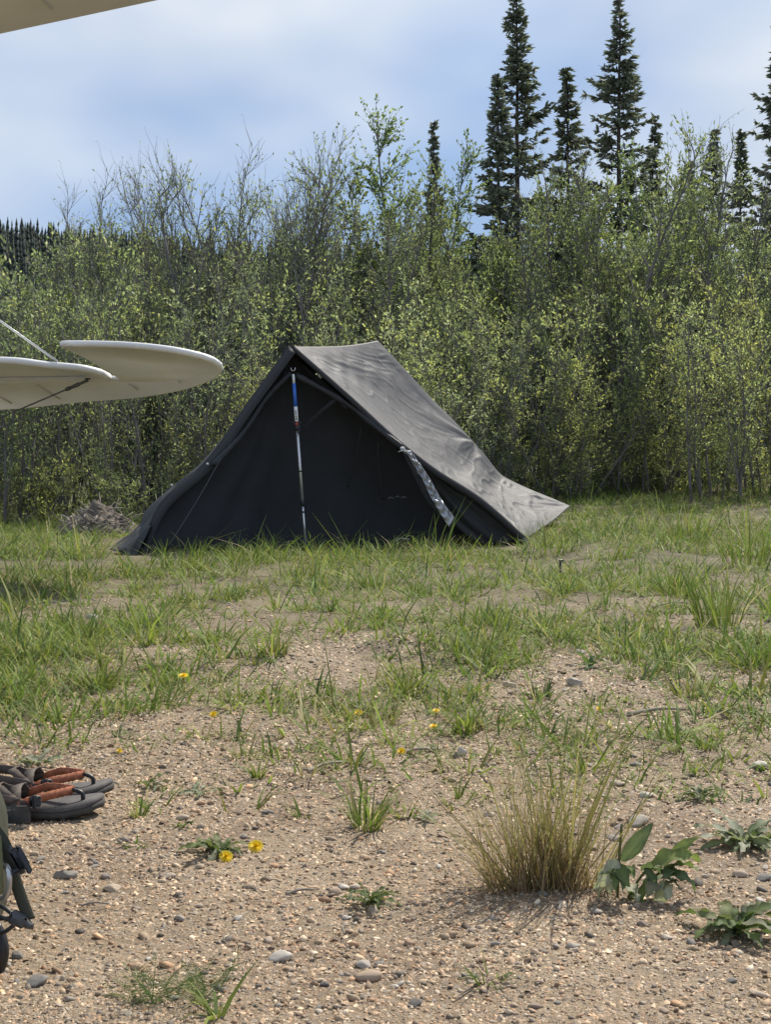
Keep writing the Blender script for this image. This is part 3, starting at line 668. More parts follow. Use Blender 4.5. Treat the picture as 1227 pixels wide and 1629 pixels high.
    cloth('side_wall', coons([tri_l[0], P(775, 866, 9.98), tri_r[0]], tri_r, [tri_l[-1], tri_r[-1]], tri_l, 30, 50), M['tent_dark'], lambda U, V: .012*np.sin(U*14+V*7)*(1-V), seed=12, crumple=.012)
    # --- rear wall closing the back
    cloth('rear_wall', coons([Fp, (Fp+C)/2, C], [C, P(800, 757, 11.6), B], [B+np.array([-.01, 0, 0]), B], [Fp, P(340, 722, 10.7), B+np.array([-.01, 0, 0])], 20, 20), M['tent_dark'], None, seed=14)
    # --- roof edge hems
    mb = MB(); fe = lerp_path(frontedge, 60); mb.ribbon(fe+np.array([0, -.006, -.006]), np.linspace(.05, .035, 60), np.array([.25, .1, .95]), .006)
    add('roof_hem', mb.mesh('roof_hem', True, off), M['tent_dark'], T)
    mb = MB(); fe = lerp_path(fl, 60); mb.ribbon(fe+np.array([0, -.02, -.02]), .07, np.array([-.5, .2, .6]), .006)
    add('roof_hem', mb.mesh('roof_hem', True, off), M['tent_dark'], T)
    # --- rolled door edge running from the pole to the tie on the right
    pr = lerp_path([P(470, 597, 9.74), P(505, 615, 9.77), P(560, 648, 9.8), P(605, 685, 9.8), P(640, 712, 9.8)], 40)
    rr = .020+.006*np.sin(np.linspace(0, 22, 40))*rs.random(40)
    mb = MB(); mb.tube(pr, rr, 10); add('door_roll', mb.mesh('door_roll', True, off), M['tent_dark'], T)
    pl = lerp_path([P(462, 594, 9.74), P(430, 625, 9.68), P(385, 690, 9.55), P(340, 740, 9.4)], 34)
    mb = MB(); mb.tube(pl, .016+.006*rs.random(34), 10); add('door_roll', mb.mesh('door_roll', True, off), M['tent_dark'], T)
    # --- hanging door flap: dark cloth with a crumpled silver face
    fl1 = [P(636, 712, 9.78), P(660, 760, 9.77), P(690, 812, 9.76), P(716, 840, 9.76)]
    fl2 = [P(650, 716, 9.80), P(672, 752, 9.79), P(700, 795, 9.78), P(722, 826, 9.78)]
    S = coons([fl1[-1], fl2[-1]], fl2[::-1], [fl1[0], fl2[0]], fl1[::-1], 14, 60)
    cloth('door_flap', S, M['tent_dark'], lambda U, V: .02*np.sin(U*5)+0*V, seed=17, crumple=.02)
    fs1 = [np.array(p)+np.array([.004, -.035, .0]) for p in (P(645, 716, 9.77), P(668, 756, 9.76), P(690, 800, 9.75), P(713, 838, 9.75))]
    fs2 = [np.array(p)+np.array([.004, -.035, .0]) for p in (P(653, 717, 9.78), P(680, 757, 9.77), P(705, 800, 9.77), P(722, 823, 9.77))]
    S = coons([fs1[-1], fs2[-1]], fs2[::-1], [fs1[0], fs2[0]], fs1[::-1], 14, 60)
    cloth('flap_lining', S, M['tent_silver'], lambda U, V: .010*np.sin(V*60+np.sin(U*4)*2)+.008*np.sin(V*23+U*3), seed=19, crumple=.03)
    # --- door seams and inner ribbon tapes seen on the wall
    def tape(pts, w, m='tent_tape', nm='seam_tape'):
        mb = MB(); q = lerp_path([np.array(p) for p in pts], 24); d = q[-1]-q[0]; sd = np.cross(d, [0, 1, 0]); mb.ribbon(q, w, sd, .004); add(nm, mb.mesh(nm, True, off), M[m], T)
    tape([P(474, 690, 9.76), P(505, 660, 9.77), P(533, 636, 9.78)], .028)
    tape([P(541, 640, 9.79), P(552, 650, 9.80)], .02)
    tape([P(575, 680, 9.86), P(565, 730, 9.90), P(553, 775, 9.93)], .018)
    tape([P(602, 705, 9.88), P(604, 750, 9.92), P(610, 795, 9.95)], .022)
    tape([P(563, 723, 9.87), P(604, 730, 9.87)], .004, 'tent_tape')
    # buckle and cord of the flap tie, small print on the wall
    mb = MB(); c = np.array(P(641, 714, 9.74)); mb.box(c, (.035, .02, .028), bev=.006); mb.tube([c+[-.03, 0, -.02], c+[.0, -.012, -.012], c+[.03, 0, -.022]], .004, 6)
    add('flap_buckle', mb.mesh('flap_buckle', False, off), M['cord_pale'], T)
    mb = MB()
    for (x0, yy, w) in ((617, 793, 10), (629, 791, 7), (638, 792, 9)):
        q = np.array([P(x0, yy, 9.90), P(x0+w/2, yy-2, 9.90), P(x0+w, yy, 9.90)]); mb.ribbon(q, .008, (0, .1, 1), .002)
    add('wall_print', mb.mesh('wall_print', False, off), M['cord'], T)
    # guy cord down the left of the front wall, and the tie at the left flap
    mb = MB(); mb.tube(lerp_path([P(352, 728, 9.42), P(320, 785, 9.25), P(268, 868, 9.02)], 12), .0022, 5); add('guy_cord', mb.mesh('guy_cord', True, off), M['cord'], T)
    mb = MB(); mb.box(np.array(P(330, 738, 9.36)), (.018, .012, .014), bev=.004); add('flap_toggle', mb.mesh('flap_toggle', False, off), M['cord_pale'], T)
    mb = MB(); mb.box(np.array(P(273, 772, 9.36)), (.016, .012, .016), bev=.004); add('flap_toggle', mb.mesh('flap_toggle', False, off), M['cord_pale'], T)
    # back tie-out loop
    mb = MB(); q = np.array(P(740, 690, 11.4)); mb.tube([q, q+[.03, .02, -.04], q+[.05, .04, -.10]], .008, 5); add('tie_loop', mb.mesh('tie_loop', True, off), M['tent_dark'], T)
    # pegged front-right corner: webbing loop, blue tab
    mb = MB(); q = np.array(D); mb.ribbon([q+[-.05, -.01, .01], q+[0, -.015, .0], q+[.03, -.02, -.03]], .02, (0, .3, 1), .004); add('corner_loop', mb.mesh('corner_loop', False, off), M['cord'], T)
    return T
build_tent()

def build_pole():
    a = np.array(P(487.5, 874, 9.68)); a[2] = hg(a[0], a[1])-.03; b = np.array(P(466, 588, 9.70)); L_ = b-a
    T = thing('trekking_pole', 'blue and silver trekking pole propping up the front of the tent', 'trekking pole', tuple(a))
    def sec(nm, t0, t1, r0, r1, m, k=10):
        mb = MB(); mb.tube([a+L_*t0, a+L_*(t0+t1)/2, a+L_*t1], (r0, (r0+r1)/2, r1), k); return add(nm, mb.mesh(nm, True, a), M[m], T)
    sec('tip', 0, .05, .004, .005, 'wire_dark')
    sec('lower_shaft', .05, .275, .0075, .0080, 'pole_silver'); sec('lock_collar', .262, .292, .014, .014, 'black_plastic')
    sec('middle_shaft', .28, .67, .0105, .0105, 'pole_silver')
    sec('lock_collar', .672, .70, .020, .016, 'black_plastic'); sec('lock_ring', .70, .718, .014, .014, 'red_plastic')
    sec('upper_shaft', .71, .80, .013, .013, 'pole_white'); sec('grip_shaft', .80, .925, .0125, .012, 'pole_blue'); sec('shaft_end', .925, .975, .009, .009, 'pole_white')
    # lever of the flick lock, printed marks on the shaft, hook on top
    c = a+L_*.715
    mb = MB(); mb.box(c+[0, -.005, 0], (.066, .018, .012), bev=.004); mb.box(c+[.016, -.012, -.045], (.012, .014, .06), bev=.003); add('lock_lever', mb.mesh('lock_lever', False, a), M['black_plastic'], T)
    for t in (.735, .748, .763, .776):
        mb = MB(); q = a+L_*t+np.array([0, -.0135, 0]); mb.box(q, (.010, .002, .008)); add('printed_mark', mb.mesh('printed_mark', False, a), M['black_plastic'], T)
    for t in (.45, .23):
        mb = MB(); q = a+L_*t; mb.tube([q-L_*.004, q+L_*.004], .0112, 10); add('shaft_ring', mb.mesh('shaft_ring', False, a), M['black_plastic'], T)
    th = np.linspace(-.4, PI+.4, 14); c = a+L_*.99
    mb = MB(); mb.tube(np.c_[c[0]+.014*np.cos(th), np.full(14, c[1]), c[2]+.016-.016*np.sin(th)+.004], .0035, 6); add('tip_hook', mb.mesh('tip_hook', True, a), M['wire_steel'], T)
build_pole()

def build_stakes():
    p = G(892, 916); mb = MB(); mb.box((0, 0, .03), (.012, .010, .10), bev=.002); mb.box((.004, 0, .083), (.026, .012, .012), bev=.003)
    add('tent_stake', mb.mesh('tent_stake'), M['black_plastic'], None, tuple(p), label='black tent stake standing in the grass right of the tent', category='tent stake')
    p = G(642, 868)
    mb = MB(); mb.tube([(-.045, 0, .045), (0, 0, .052), (.045, 0, .045)], .004, 6); mb.tube([(-.045, 0, .045), (-.04, 0, -.03)], .004, 6)
    add('tent_stake', mb.mesh('tent_stake', True), M['cord_pale'], None, tuple(p), label='pale bent wire tent stake at the foot of the front wall', category='tent stake')
build_stakes()

# ------------------------------------------------------------------ aircraft (tail and wing in view; fuselage left of the frame)
def build_plane():
    th = R(16); u = np.array([math.cos(th), -math.sin(th), 0]); a = np.array([math.sin(th), math.cos(th), 0]); up = np.array([0, 0, 1.])
    pit = R(11); SEMI = 1.88; ZT = 7.2
    tip = np.array(P(350, 582, ZT)); h0 = tip[2]+.2*math.sin(pit)
    O = tip-u*SEMI-a*.2*math.cos(pit); O[2] = 0
    def W(s, c, v=0, d=0):
        """span, chord aft of the stabiliser leading edge, height above the chord plane"""
        return O+u*s+a*(c*math.cos(pit)+v*math.sin(pit))+up*(h0-c*math.sin(pit)+v*math.cos(pit)+d)
    g = O+a*.8; g[2] = hg(g[0], g[1])
    T = thing('light_aircraft', 'white fabric-covered light aircraft, its tailplane and wing reaching in from the left', 'aircraft', tuple(g))
    def plate(nm, outline, m, edge=.014, defl=None):
        """flat fabric surface over a closed outline given in (s,c), with a round edge tube"""
        o = [np.array(q, float) for q in outline]; k = len(o)
        f = (lambda s, c, v: W(s, c, v)) if defl is None else defl
        tri = tessellate_polygon([[Vector((q[0], q[1], 0)) for q in o]])
        V = [f(q[0], q[1], edge) for q in o]+[f(q[0], q[1], -edge) for q in o]
        F3 = [tuple(t) for t in tri]+[tuple(x+k for x in t[::-1]) for t in tri]
        mb = MB(); mb.put(V, [(i, (i+1) % k, k+(i+1) % k, k+i) for i in range(k)], F3)
        ring = np.array([f(q[0], q[1], 0) for q in o+[o[0]]]); mb.tube(ring, edge*1.12, 8, False)
        return add(nm, mb.mesh(nm, False, g), M[m], T)
    def curve(pts, n=24): return [tuple(q) for q in lerp_path(np.array(pts, float), n)]
    hinge = .42; dl = R(4.5)
    def elev(sg):
        def f(s, c, v): return W(sg*s, hinge+(c-hinge)*math.cos(dl)+v*math.sin(dl), v-(c-hinge)*math.sin(dl))
        return f
    S1 = 1.12
    for sg in (1, -1):
        slead = curve([(.10, -.01), (.45, -.005), (.72, .005), (.84, .04), (.93, .11), (S1, .215), (S1+.045, .30)]); stab = slead+[(S1+.05, .39), (.7, .39), (.10, .39)]
        plate('stabiliser', stab, 'fabric_white', .016, lambda s, c, v, q=sg: W(q*s, c, v))
        horn = curve([(S1+.045, -.125), (S1+.12, -.122), (S1+.28, -.105), (S1+.48, -.055), (S1+.64, .035), (S1+.735, .16), (S1+.74, .24), (S1+.67, .37), (S1+.48, .53), (S1+.15, .69), (.75, .80), (.4, .89), (.16, .93)], 40); ele = [(.12, .43), (.6, .43), (S1+.11, .43), (S1+.11, .30), (S1+.085, .05)]+horn
        plate('elevator', ele, 'fabric_white', .015, elev(sg))
        # leading edge tubes
        mb = MB(); e = elev(sg); mb.tube(lerp_path([e(s, c, .004) for s, c in horn[:20]], 40), .013, 8); add('edge_tube', mb.mesh('edge_tube', True, g), M['white_paint'], T)
        mb = MB(); mb.tube(lerp_path([W(sg*s, c, .004) for s, c in slead], 40), .015, 8); add('edge_tube', mb.mesh('edge_tube', True, g), M['white_paint'], T)
        # spars showing through the fabric
        mb = MB(); mb.tube([W(sg*.12, .30, -.022), W(sg*(S1-.05), .30, -.022)], .006, 5); add('rib_line', mb.mesh('rib_line', True, g), M['seam_tape'], T)
        for sx in (.35, .70, 1.25, 1.55):
            mb = MB(); y1 = .9-.22*sx if sx < 1.1 else (.60 if sx < 1.4 else .45)
            mb.tube([e(sx, .46, -.021), e(sx, y1-.03, -.018)], .0045, 5); add('rib_line', mb.mesh('rib_line', True, g), M['seam_tape'], T)
        # brace wires
        w0 = W(sg*1.0, .13, .02); w1 = W(sg*.02, .30, .62); mb = MB(); mb.tube([w0, w1], .0065, 6); add('brace_wire', mb.mesh('brace_wire', True, g), M['wire_steel'], T)
        w0 = W(sg*1.06, .36, -.025); w1 = W(sg*.06, .36, -.42); mb = MB(); mb.tube([w0, w1], .0042, 6); bw = add('brace_wire', mb.mesh('brace_wire', True, g), M['wire_dark'], T)
        d = (w1-w0)/np.linalg.norm(w1-w0); mb = MB(); mb.tube([w0-d*.0, w0+d*.05, w0+d*.06, w0+d*.11], (.008, .008, .012, .009), 7); mb.tube([w0+d*.11, w0+d*.135], .011, 6); mb.box(w0+up*.014, (.03, .02, .02), bev=.003)
        add('wire_fork', mb.mesh('wire_fork', False, g), M['wire_dark'], bw)
    # fin and rudder
    def fin(nm, pts):
        plate(nm, pts, 'fabric_white', .014, lambda s, c, v: W(v, c, s))
    fin('fin', [(.04, -.25), (.3, .02), (.62, .3), (.66, .42), (.04, .42)])
    fin('rudder', [(-.3, .44), (.74, .44), (.86, .55), (.85, .75), (.6, .98), (.1, 1.04), (-.25, .9)])
    # fuselage: tapering slab-sided body from nose to tail post
    st = [(-6.15, .02, .02, -.16), (-6.1, .28, .30, -.2), (-5.2, .36, .46, -.12), (-4.6, .38, .62, .06), (-3.9, .38, .62, .08), (-3.0, .34, .50, .05), (-1.5, .20, .31, .0), (-.2, .08, .17, -.05), (.45, .03, .12, -.07)]
    K = 20; V = []
    for (c, hw, hh, cz) in st:
        for i in range(K):
            t = 2*PI*i/K; ct, s_ = math.cos(t), math.sin(t); p = .55
            V.append(W(hw*math.copysign(abs(ct)**p, ct), c, cz-.08+hh*math.copysign(abs(s_)**p, s_)))
    V = np.array(V); n = len(st); mb = MB(); i = np.arange(n-1)[:, None]*K; j = np.arange(K)[None]; Fq = np.stack([i+j, i+(j+1) % K, i+K+(j+1) % K, i+K+j], -1).reshape(-1, 4)
    V = np.vstack([V, V[:K].mean(0), V[-K:].mean(0)]); F3 = [(n*K, (q+1) % K, q) for q in range(K)]+[(n*K+1, (n-1)*K+q, (n-1)*K+(q+1) % K) for q in range(K)]
    mb.put(V, Fq, F3); add('fuselage', mb.mesh('fuselage', True, g), M['white_paint'], T)
    # wings
    te = -3.4
    for sg in (1, -1):
        prof = [(0, 0), (.02, .05), (.10, .105), (.30, .145), (.6, .13), (.85, .08), (1, .03), (1, .0), (.85, .0), (.5, .0), (.15, .0), (.03, -.012)]
        ss = [.3, 1.0, 2.0, 3.0, 4.0, 4.7, 5.05, 5.25, 5.33]; ch = [1.6, 1.6, 1.6, 1.6, 1.6, 1.58, 1.45, 1.1, .5]
        V = []
        for s, c_ in zip(ss, ch):
            for (x, z) in prof:
                tw = .045*max(0, s-2)
                V.append(W(sg*s, te-.8+(x-.5)*c_, 0)+up*(z*1.15*c_/1.6)+up*WING_H(s)-a*tw*(1.3 if sg > 0 else 1.3))
        V = np.array(V); K2 = len(prof); n = len(ss); i = np.arange(n-1)[:, None]*K2; j = np.arange(K2)[None]
        Fq = np.stack([i+j, i+(j+1) % K2, i+K2+(j+1) % K2, i+K2+j], -1).reshape(-1, 4)
        mb = MB(); mb.put(V, Fq if sg < 0 else Fq[:, ::-1]); q = [(n-1)*K2+k for k in range(K2)]
        me = mb.mesh('wing', False, g); wing = add('wing', me, M['fabric_white'], T)
        for s in np.arange(1.0, 5.0, .33):
            mb = MB(); q0 = W(sg*s, te-1.5, 0)+up*(WING_H(s)-.002)-a*.0585*max(0, s-2); q1 = W(sg*s, te-.06, 0)+up*(WING_H(s)-.002)-a*.0585*max(0, s-2); mb.tube([q0, q1], .004, 5)
            add('rib_line', mb.mesh('rib_line', True, g), M['seam_tape'], wing)
        mb = MB(); c = W(sg*2.93, te-.115, 0)+up*(WING_H(2.93)-.003); mb.tube([c, c+up*.004], .006, 8); add('drain_hole', mb.mesh('drain_hole', False, g), M['black_plastic'], wing)
        # lift strut
        mb = MB(); mb.tube([W(sg*.36, -4.9, 0)*np.array([1, 1, 0])+up*.75, W(sg*2.9, te-1.0, 0)+up*(WING_H(2.9)-.0)], .028, 8); add('lift_strut', mb.mesh('lift_strut', True, g), M['white_paint'], T)
        # main wheel and leg
        hub = W(sg*.92, -5.3, 0); hub[2] = hg(hub[0], hub[1])+.30
        mb = MB(); t = np.linspace(0, 2*PI, 25); ring = np.array([hub+a*.2*math.cos(q)+up*.2*math.sin(q) for q in t]); mb.tube(ring, .10, 10, False); wh = add('wheel', mb.mesh('wheel', True, g), M['rubber'], T)
        mb = MB(); mb.tube([hub-u*.07, hub+u*.07], .11, 16); add('rim', mb.mesh('rim', False, g), M['white_paint'], wh)
        mb = MB(); mb.tube([hub, W(sg*.3, -5.1, 0)*np.array([1, 1, 0])+up*.85], .03, 8); add('gear_leg', mb.mesh('gear_leg', True, g), M['white_paint'], T)
    # tail wheel
    hub = W(0, .62, 0); hub[2] = hg(hub[0], hub[1])+.125
    mb = MB(); t = np.linspace(0, 2*PI, 21); mb.tube(np.array([hub+a*.085*math.cos(q)+up*.085*math.sin(q) for q in t]), .04, 8, False); wh = add('tail_wheel', mb.mesh('tail_wheel', True, g), M['rubber'], T)
    mb = MB(); mb.tube([hub-u*.03, hub+u*.03], .05, 12); add('rim', mb.mesh('rim', False, g), M['white_paint'], wh)
    mb = MB(); mb.tube([hub+u*.045, hub+u*.03-a*.1+up*.2, W(0, .2, -.2)], .018, 7); add('tail_spring', mb.mesh('tail_spring', True, g), M['wire_dark'], T)
def WING_H(s):
    return WING_BASE + .085*(s-2.2)
WING_BASE = -0.145
build_plane()

# ------------------------------------------------------------------ sandals and backpack
def build_sandal(tx, ty, ang, label, flip):
    """toe at (tx,ty); the foot runs towards -x"""
    z = hg(tx-.1, ty)
    T = thing('sandal', label, 'sandal', (tx, ty, z), ang, 'pair of strap sandals')
    xs = np.linspace(0, 1, 26); Lg = .285
    hw = .052*np.interp(xs, [0, .03, .10, .25, .45, .65, .85, .96, 1], [.18, .5, .82, 1.0, .86, .66, .68, .5, .14])
    cy = .012*np.sin(xs*PI*1.1)*flip
    def slab(z0, z1, inset, nm, m, tread=False):
        mb = MB(); V = []
        for i, x in enumerate(xs):
            spring = .018*max(0, 1-x/.35)**2+.003
            w = max(.004, hw[i]-inset); X = -x*Lg-(inset if i == 0 else 0)
            zz = z0+(.003 if (tread and i % 2) else 0)
            V += [(X, cy[i]-w, spring+zz), (X, cy[i]+w, spring+zz), (X, cy[i]+w, spring+z1), (X, cy[i]-w, spring+z1)]
        Fq = []
        for i in range(len(xs)-1):
            for q in range(4): Fq.append((4*i+q, 4*i+4+q, 4*i+4+(q+1) % 4, 4*i+(q+1) % 4))
        Fq += [(0, 1, 2, 3), (4*len(xs)-1, 4*len(xs)-2, 4*len(xs)-3, 4*len(xs)-4)]
        mb.put(V, Fq); add(nm, mb.mesh(nm), M[m], T)
    slab(0, .013, 0, 'outsole', 'sole', True); slab(.0125, .021, .002, 'footbed', 'footbed')
    def strap(pts, w, m, side=(0, 0, 1), nm='strap'):
        mb = MB(); pts = [(a_, b_, .026+(c_-.026)*.62 if c_ > .026 else c_) for a_, b_, c_ in pts]; q = lerp_path(pts, 26); q = q+np.random.default_rng(int(abs(q[0, 0])*9999)).normal(0, .0006, q.shape)
        mb.ribbon(q, w, np.asarray(side, float), .0022); return add(nm, mb.mesh(nm, False), M[m], T)
    f = flip
    # thong post, two forefoot straps, instep bands, heel loop
    mb = MB(); mb.tube(lerp_path([(-.040, .004, .026), (-.041, .004, .042), (-.060, .004, .051)], 10), .0042, 7); add('toe_post', mb.mesh('toe_post', True), M['black_plastic'], T)
    strap([(-.058, .004, .064), (-.085, -.020, .062), (-.118, -.040, .056), (-.15, -.046, .040)], .017, 'strap_orange', (.25, .25, 1))
    strap([(-.058, .006, .064), (-.085, .025, .064), (-.12, .042, .058), (-.155, .046, .036)], .017, 'strap_orange', (.2, -.3, 1))
    strap([(-.135, -.047, .034), (-.17, -.042, .052), (-.21, -.036, .06), (-.25, -.030, .068), (-.282, 0, .073), (-.25, .030, .068), (-.2, .036, .06), (-.15, .044, .04)], .018, 'strap_brown', (.1, 0, 1))
    strap([(-.150, -.049, .030), (-.158, -.036, .064), (-.162, 0, .078), (-.162, .036, .064), (-.155, .049, .030)], .022, 'strap_brown', (1, 0, .25))
    strap([(-.155, -.046, .05), (-.18, -.03, .072), (-.20, 0, .080), (-.20, .03, .072), (-.19, .044, .05)], .018, 'strap_brown', (1, 0, .4))
    for q in (-.052, .052): mb = MB(); mb.box((-.152, q, .018), (.05, .006, .034), bev=.002); add('side_wing', mb.mesh('side_wing'), M['sole'], T)
    mb = MB(); mb.box((-.118, -.050, .042), (.022, .010, .020), bev=.003); mb.box((-.118, -.056, .042), (.008, .006, .026), bev=.002); add('buckle', mb.mesh('buckle'), M['black_plastic'], T)
    return T
p = G(162, 1300); build_sandal(p.x, p.y+.02, R(2), 'nearer grey-soled sandal with orange straps, toe pointing right', 1)
build_sandal(p.x-.005, p.y+.135, R(-2), 'farther sandal of the pair, partly hidden by the nearer one', -1)

def build_pack():
    c = G(2, 1556); c = np.array(c); y = c[1]+.06
    cx = P(-2, 1500, y).x-.152; z = hg(cx, y)
    T = thing('backpack', 'dark olive backpack with hanging straps at the lower left edge', 'backpack', (cx, y, z), 0)
    # body: soft rounded box
    nu, nv = 40, 24; U = np.linspace(0, 2*PI, nu, endpoint=False)[:, None]; Vv = np.linspace(-PI/2, PI/2, nv)[None]
    def sp(x, p): return np.sign(x)*np.abs(x)**p
    X = .150*sp(np.cos(Vv), .45)*sp(np.cos(U), .5); Y = .13*sp(np.cos(Vv), .45)*sp(np.sin(U), .5); Z = .125+.125*sp(np.sin(Vv), .55)+0*U
    w = .010*fbm(U*3, Vv*3+5, 4)*2; X = X*(1+w*3); Y = Y*(1+w*3); Z = Z*(1+.1*w)
    Vt = np.stack([X, Y, Z], -1).reshape(-1, 3); i = np.arange(nu)[:, None]*nv; i2 = ((np.arange(nu)+1) % nu)[:, None]*nv; j = np.arange(nv-1)[None]
    add('pack_body', mesh_np('pack_body', Vt, np.stack([i+j, i2+j, i2+j+1, i+j+1], -1).reshape(-1, 4), smooth=True), M['olive'], T)
    off = np.array([cx, y, z])
    def Q(px, py, dy=-.09): return np.array(P(px, py, y+dy))-off
    def strap(nm, pts, w, m, side, t=.003):
        mb = MB(); mb.ribbon(lerp_path(pts, 20), w, side, t); return add(nm, mb.mesh(nm, True), M[m], T)
    s1 = strap('strap', [Q(-30, 1300), Q(0, 1335), Q(16, 1368), Q(30, 1392)], .018, 'olive', (1, .35, .35))
    strap('strap', [Q(20, 1388, -.095), Q(32, 1425, -.095), Q(46, 1463, -.095)], .015, 'olive', (1, .3, .2))
    strap('side_panel', [Q(-8, 1330, -.10), Q(-5, 1370, -.11), Q(-4, 1420, -.11)], .014, 'olive_light', (1, .3, 0), .008)
    mb = MB(); Mx = np.array(Matrix.Rotation(R(-28), 3, 'Y')); mb.box(Q(30, 1366, -.105), (.016, .012, .030), Mx, .003); mb.box(Q(38, 1370, -.107), (.005, .012, .034), Mx, .002); mb.box(Q(27, 1384, -.105), (.030, .012, .008), Mx, .003); mb.box(Q(23, 1363, -.105), (.004, .012, .030), Mx, .001)
    add('buckle', mb.mesh('buckle'), M['black_plastic'], s1)
    mb = MB(); mb.tube(lerp_path([Q(-16, 1368, -.07), Q(14, 1388, -.11), Q(12, 1420, -.11), Q(-16, 1428, -.07)], 14), .004, 7); add('wire_loop', mb.mesh('wire_loop', True), M['wire_steel'], T)
    mb = MB(); mb.box(Q(28, 1462, -.098), (.024, .014, .018), np.array(Matrix.Rotation(R(25), 3, 'Y')), .004); mb.tube([Q(36, 1456, -.098), Q(44, 1472, -.098), Q(53, 1474, -.098)], (.004, .006, .004), 7)
    add('buckle', mb.mesh('buckle'), M['wire_dark'], T)
    for pts in ([Q(-22, 1434, -.06), Q(14, 1450), Q(24, 1460)], [Q(-22, 1470, -.06), Q(12, 1461), Q(24, 1462)], [Q(-22, 1490, -.06), Q(14, 1478), Q(28, 1466)], [Q(-22, 1448, -.06), Q(10, 1462), Q(22, 1466)]):
        mb = MB(); mb.tube(lerp_path(pts, 10), .0028, 6); add('drawcord', mb.mesh('drawcord', True), M['black_plastic'], T)
    mb = MB(); mb.tube(lerp_path([Q(-6, 1470, -.04), Q(2, 1495, -.045), Q(2, 1530, -.045), Q(-6, 1560, -.04)], 16), np.r_[np.linspace(.006, .009, 8), np.linspace(.009, .005, 8)], 10); add('side_pocket', mb.mesh('side_pocket', True), M['black_plastic'], T)
build_pack()

# ------------------------------------------------------------------ dirt and brush mound behind the tent on the left
def build_mound():
    c = G(160, 848); rs = np.random.default_rng(8)
    T = thing('dirt_mound', 'heap of dry earth and dead roots left of the tent', 'mound', tuple(c))
    n = 34; U, V = np.meshgrid(np.linspace(-1, 1, n), np.linspace(-1, 1, n), indexing='ij'); r = np.hypot(U, V)
    Z = .22*np.clip(1-r**1.3, -.1, 1)*(1+1.8*fbm(U*2.6+3, V*2.6, 31, 4))+.16*fbm(U*7, V*7, 33, 4)*(r < 1)-.03*(r > .95)
    add('earth', mesh_np('earth', np.stack([U*.36, V*.34, Z], -1).reshape(-1, 3), grid_faces(n, n), smooth=False), M['soil'], T)
    for k in range(110):
        a_ = rs.uniform(0, 6.28); r_ = .30*math.sqrt(rs.random()); p = np.array([r_*math.cos(a_), r_*math.sin(a_), .20*(1-(r_/.36)**1.4)])
        d = rs.normal(0, 1, 3); d[2] = abs(d[2])*.5; d /= np.linalg.norm(d); l = rs.uniform(.06, .22)
        mb = MB(); mb.tube([p-d*l*.3, p+d*l*.3+rs.normal(0, .012, 3), p+d*l*.7+rs.normal(0, .02, 3)], (.006, .005, .002), 5); add('dead_root', mb.mesh('dead_root', True), M['wood_dead'], T)
build_mound()

# ------------------------------------------------------------------ stones and gravel
PAL = np.array([(.36, .275, .20), (.42, .335, .25), (.27, .235, .205), (.205, .19, .17), (.215, .165, .125), (.45, .38, .305), (.37, .245, .16), (.13, .115, .105), (.34, .305, .26), (.49, .45, .39)])
def stone_unit(seed, sub=1):
    """irregular flattened pebble, unit radius"""
    rs = np.random.default_rng(seed)
    t = (1+5**.5)/2
    V = [(-1, t, 0), (1, t, 0), (-1, -t, 0), (1, -t, 0), (0, -1, t), (0, 1, t), (0, -1, -t), (0, 1, -t), (t, 0, -1), (t, 0, 1), (-t, 0, -1), (-t, 0, 1)]
    Fc = [(0, 11, 5), (0, 5, 1), (0, 1, 7), (0, 7, 10), (0, 10, 11), (1, 5, 9), (5, 11, 4), (11, 10, 2), (10, 7, 6), (7, 1, 8), (3, 9, 4), (3, 4, 2), (3, 2, 6), (3, 6, 8), (3, 8, 9), (4, 9, 5), (2, 4, 11), (6, 2, 10), (8, 6, 7), (9, 8, 1)]
    V = [np.array(v)/np.linalg.norm(v) for v in V]
    for _ in range(sub):
        mid = {}; nf = []
        def m_(a, b):
            k = (min(a, b), max(a, b))
            if k not in mid: v = V[a]+V[b]; V.append(v/np.linalg.norm(v)); mid[k] = len(V)-1
            return mid[k]
        for (a, b, c) in Fc:
            x, y, z = m_(a, b), m_(b, c), m_(c, a); nf += [(a, x, z), (b, y, x), (c, z, y), (x, y, z)]
        Fc = nf
    V = np.array(V)
    for _ in range(11):                                   # planar facets, as on broken rock
        nrm = rs.normal(0, 1, 3); nrm /= np.linalg.norm(nrm); lim = rs.uniform(.52, .85); d = V@nrm; ex = np.clip(d-lim, 0, None); V = V-ex[:, None]*nrm*.95
    V = V*rs.uniform(.93, 1.07, (len(V), 1))
    return V, np.array(Fc)
UN0 = [stone_unit(50+i, 0) for i in range(10)]
UN0 = [(V, Fc[V[Fc][:, :, 2].mean(1) > -.55]) for V, Fc in UN0]     # buried faces left out
def grit_unit(seed):
    rs = np.random.default_rng(seed); V = np.array([(1, 0, 0), (-1, 0, 0), (0, 1, 0), (0, -1, 0), (0, 0, 1)])*rs.uniform(.7, 1.25, (5, 1))+rs.normal(0, .12, (5, 3)); V[:4, 2] -= .25
    return V, np.array([(0, 2, 4), (2, 1, 4), (1, 3, 4), (3, 0, 4)])   # the buried underside is left open
GR0 = [grit_unit(i) for i in range(12)]
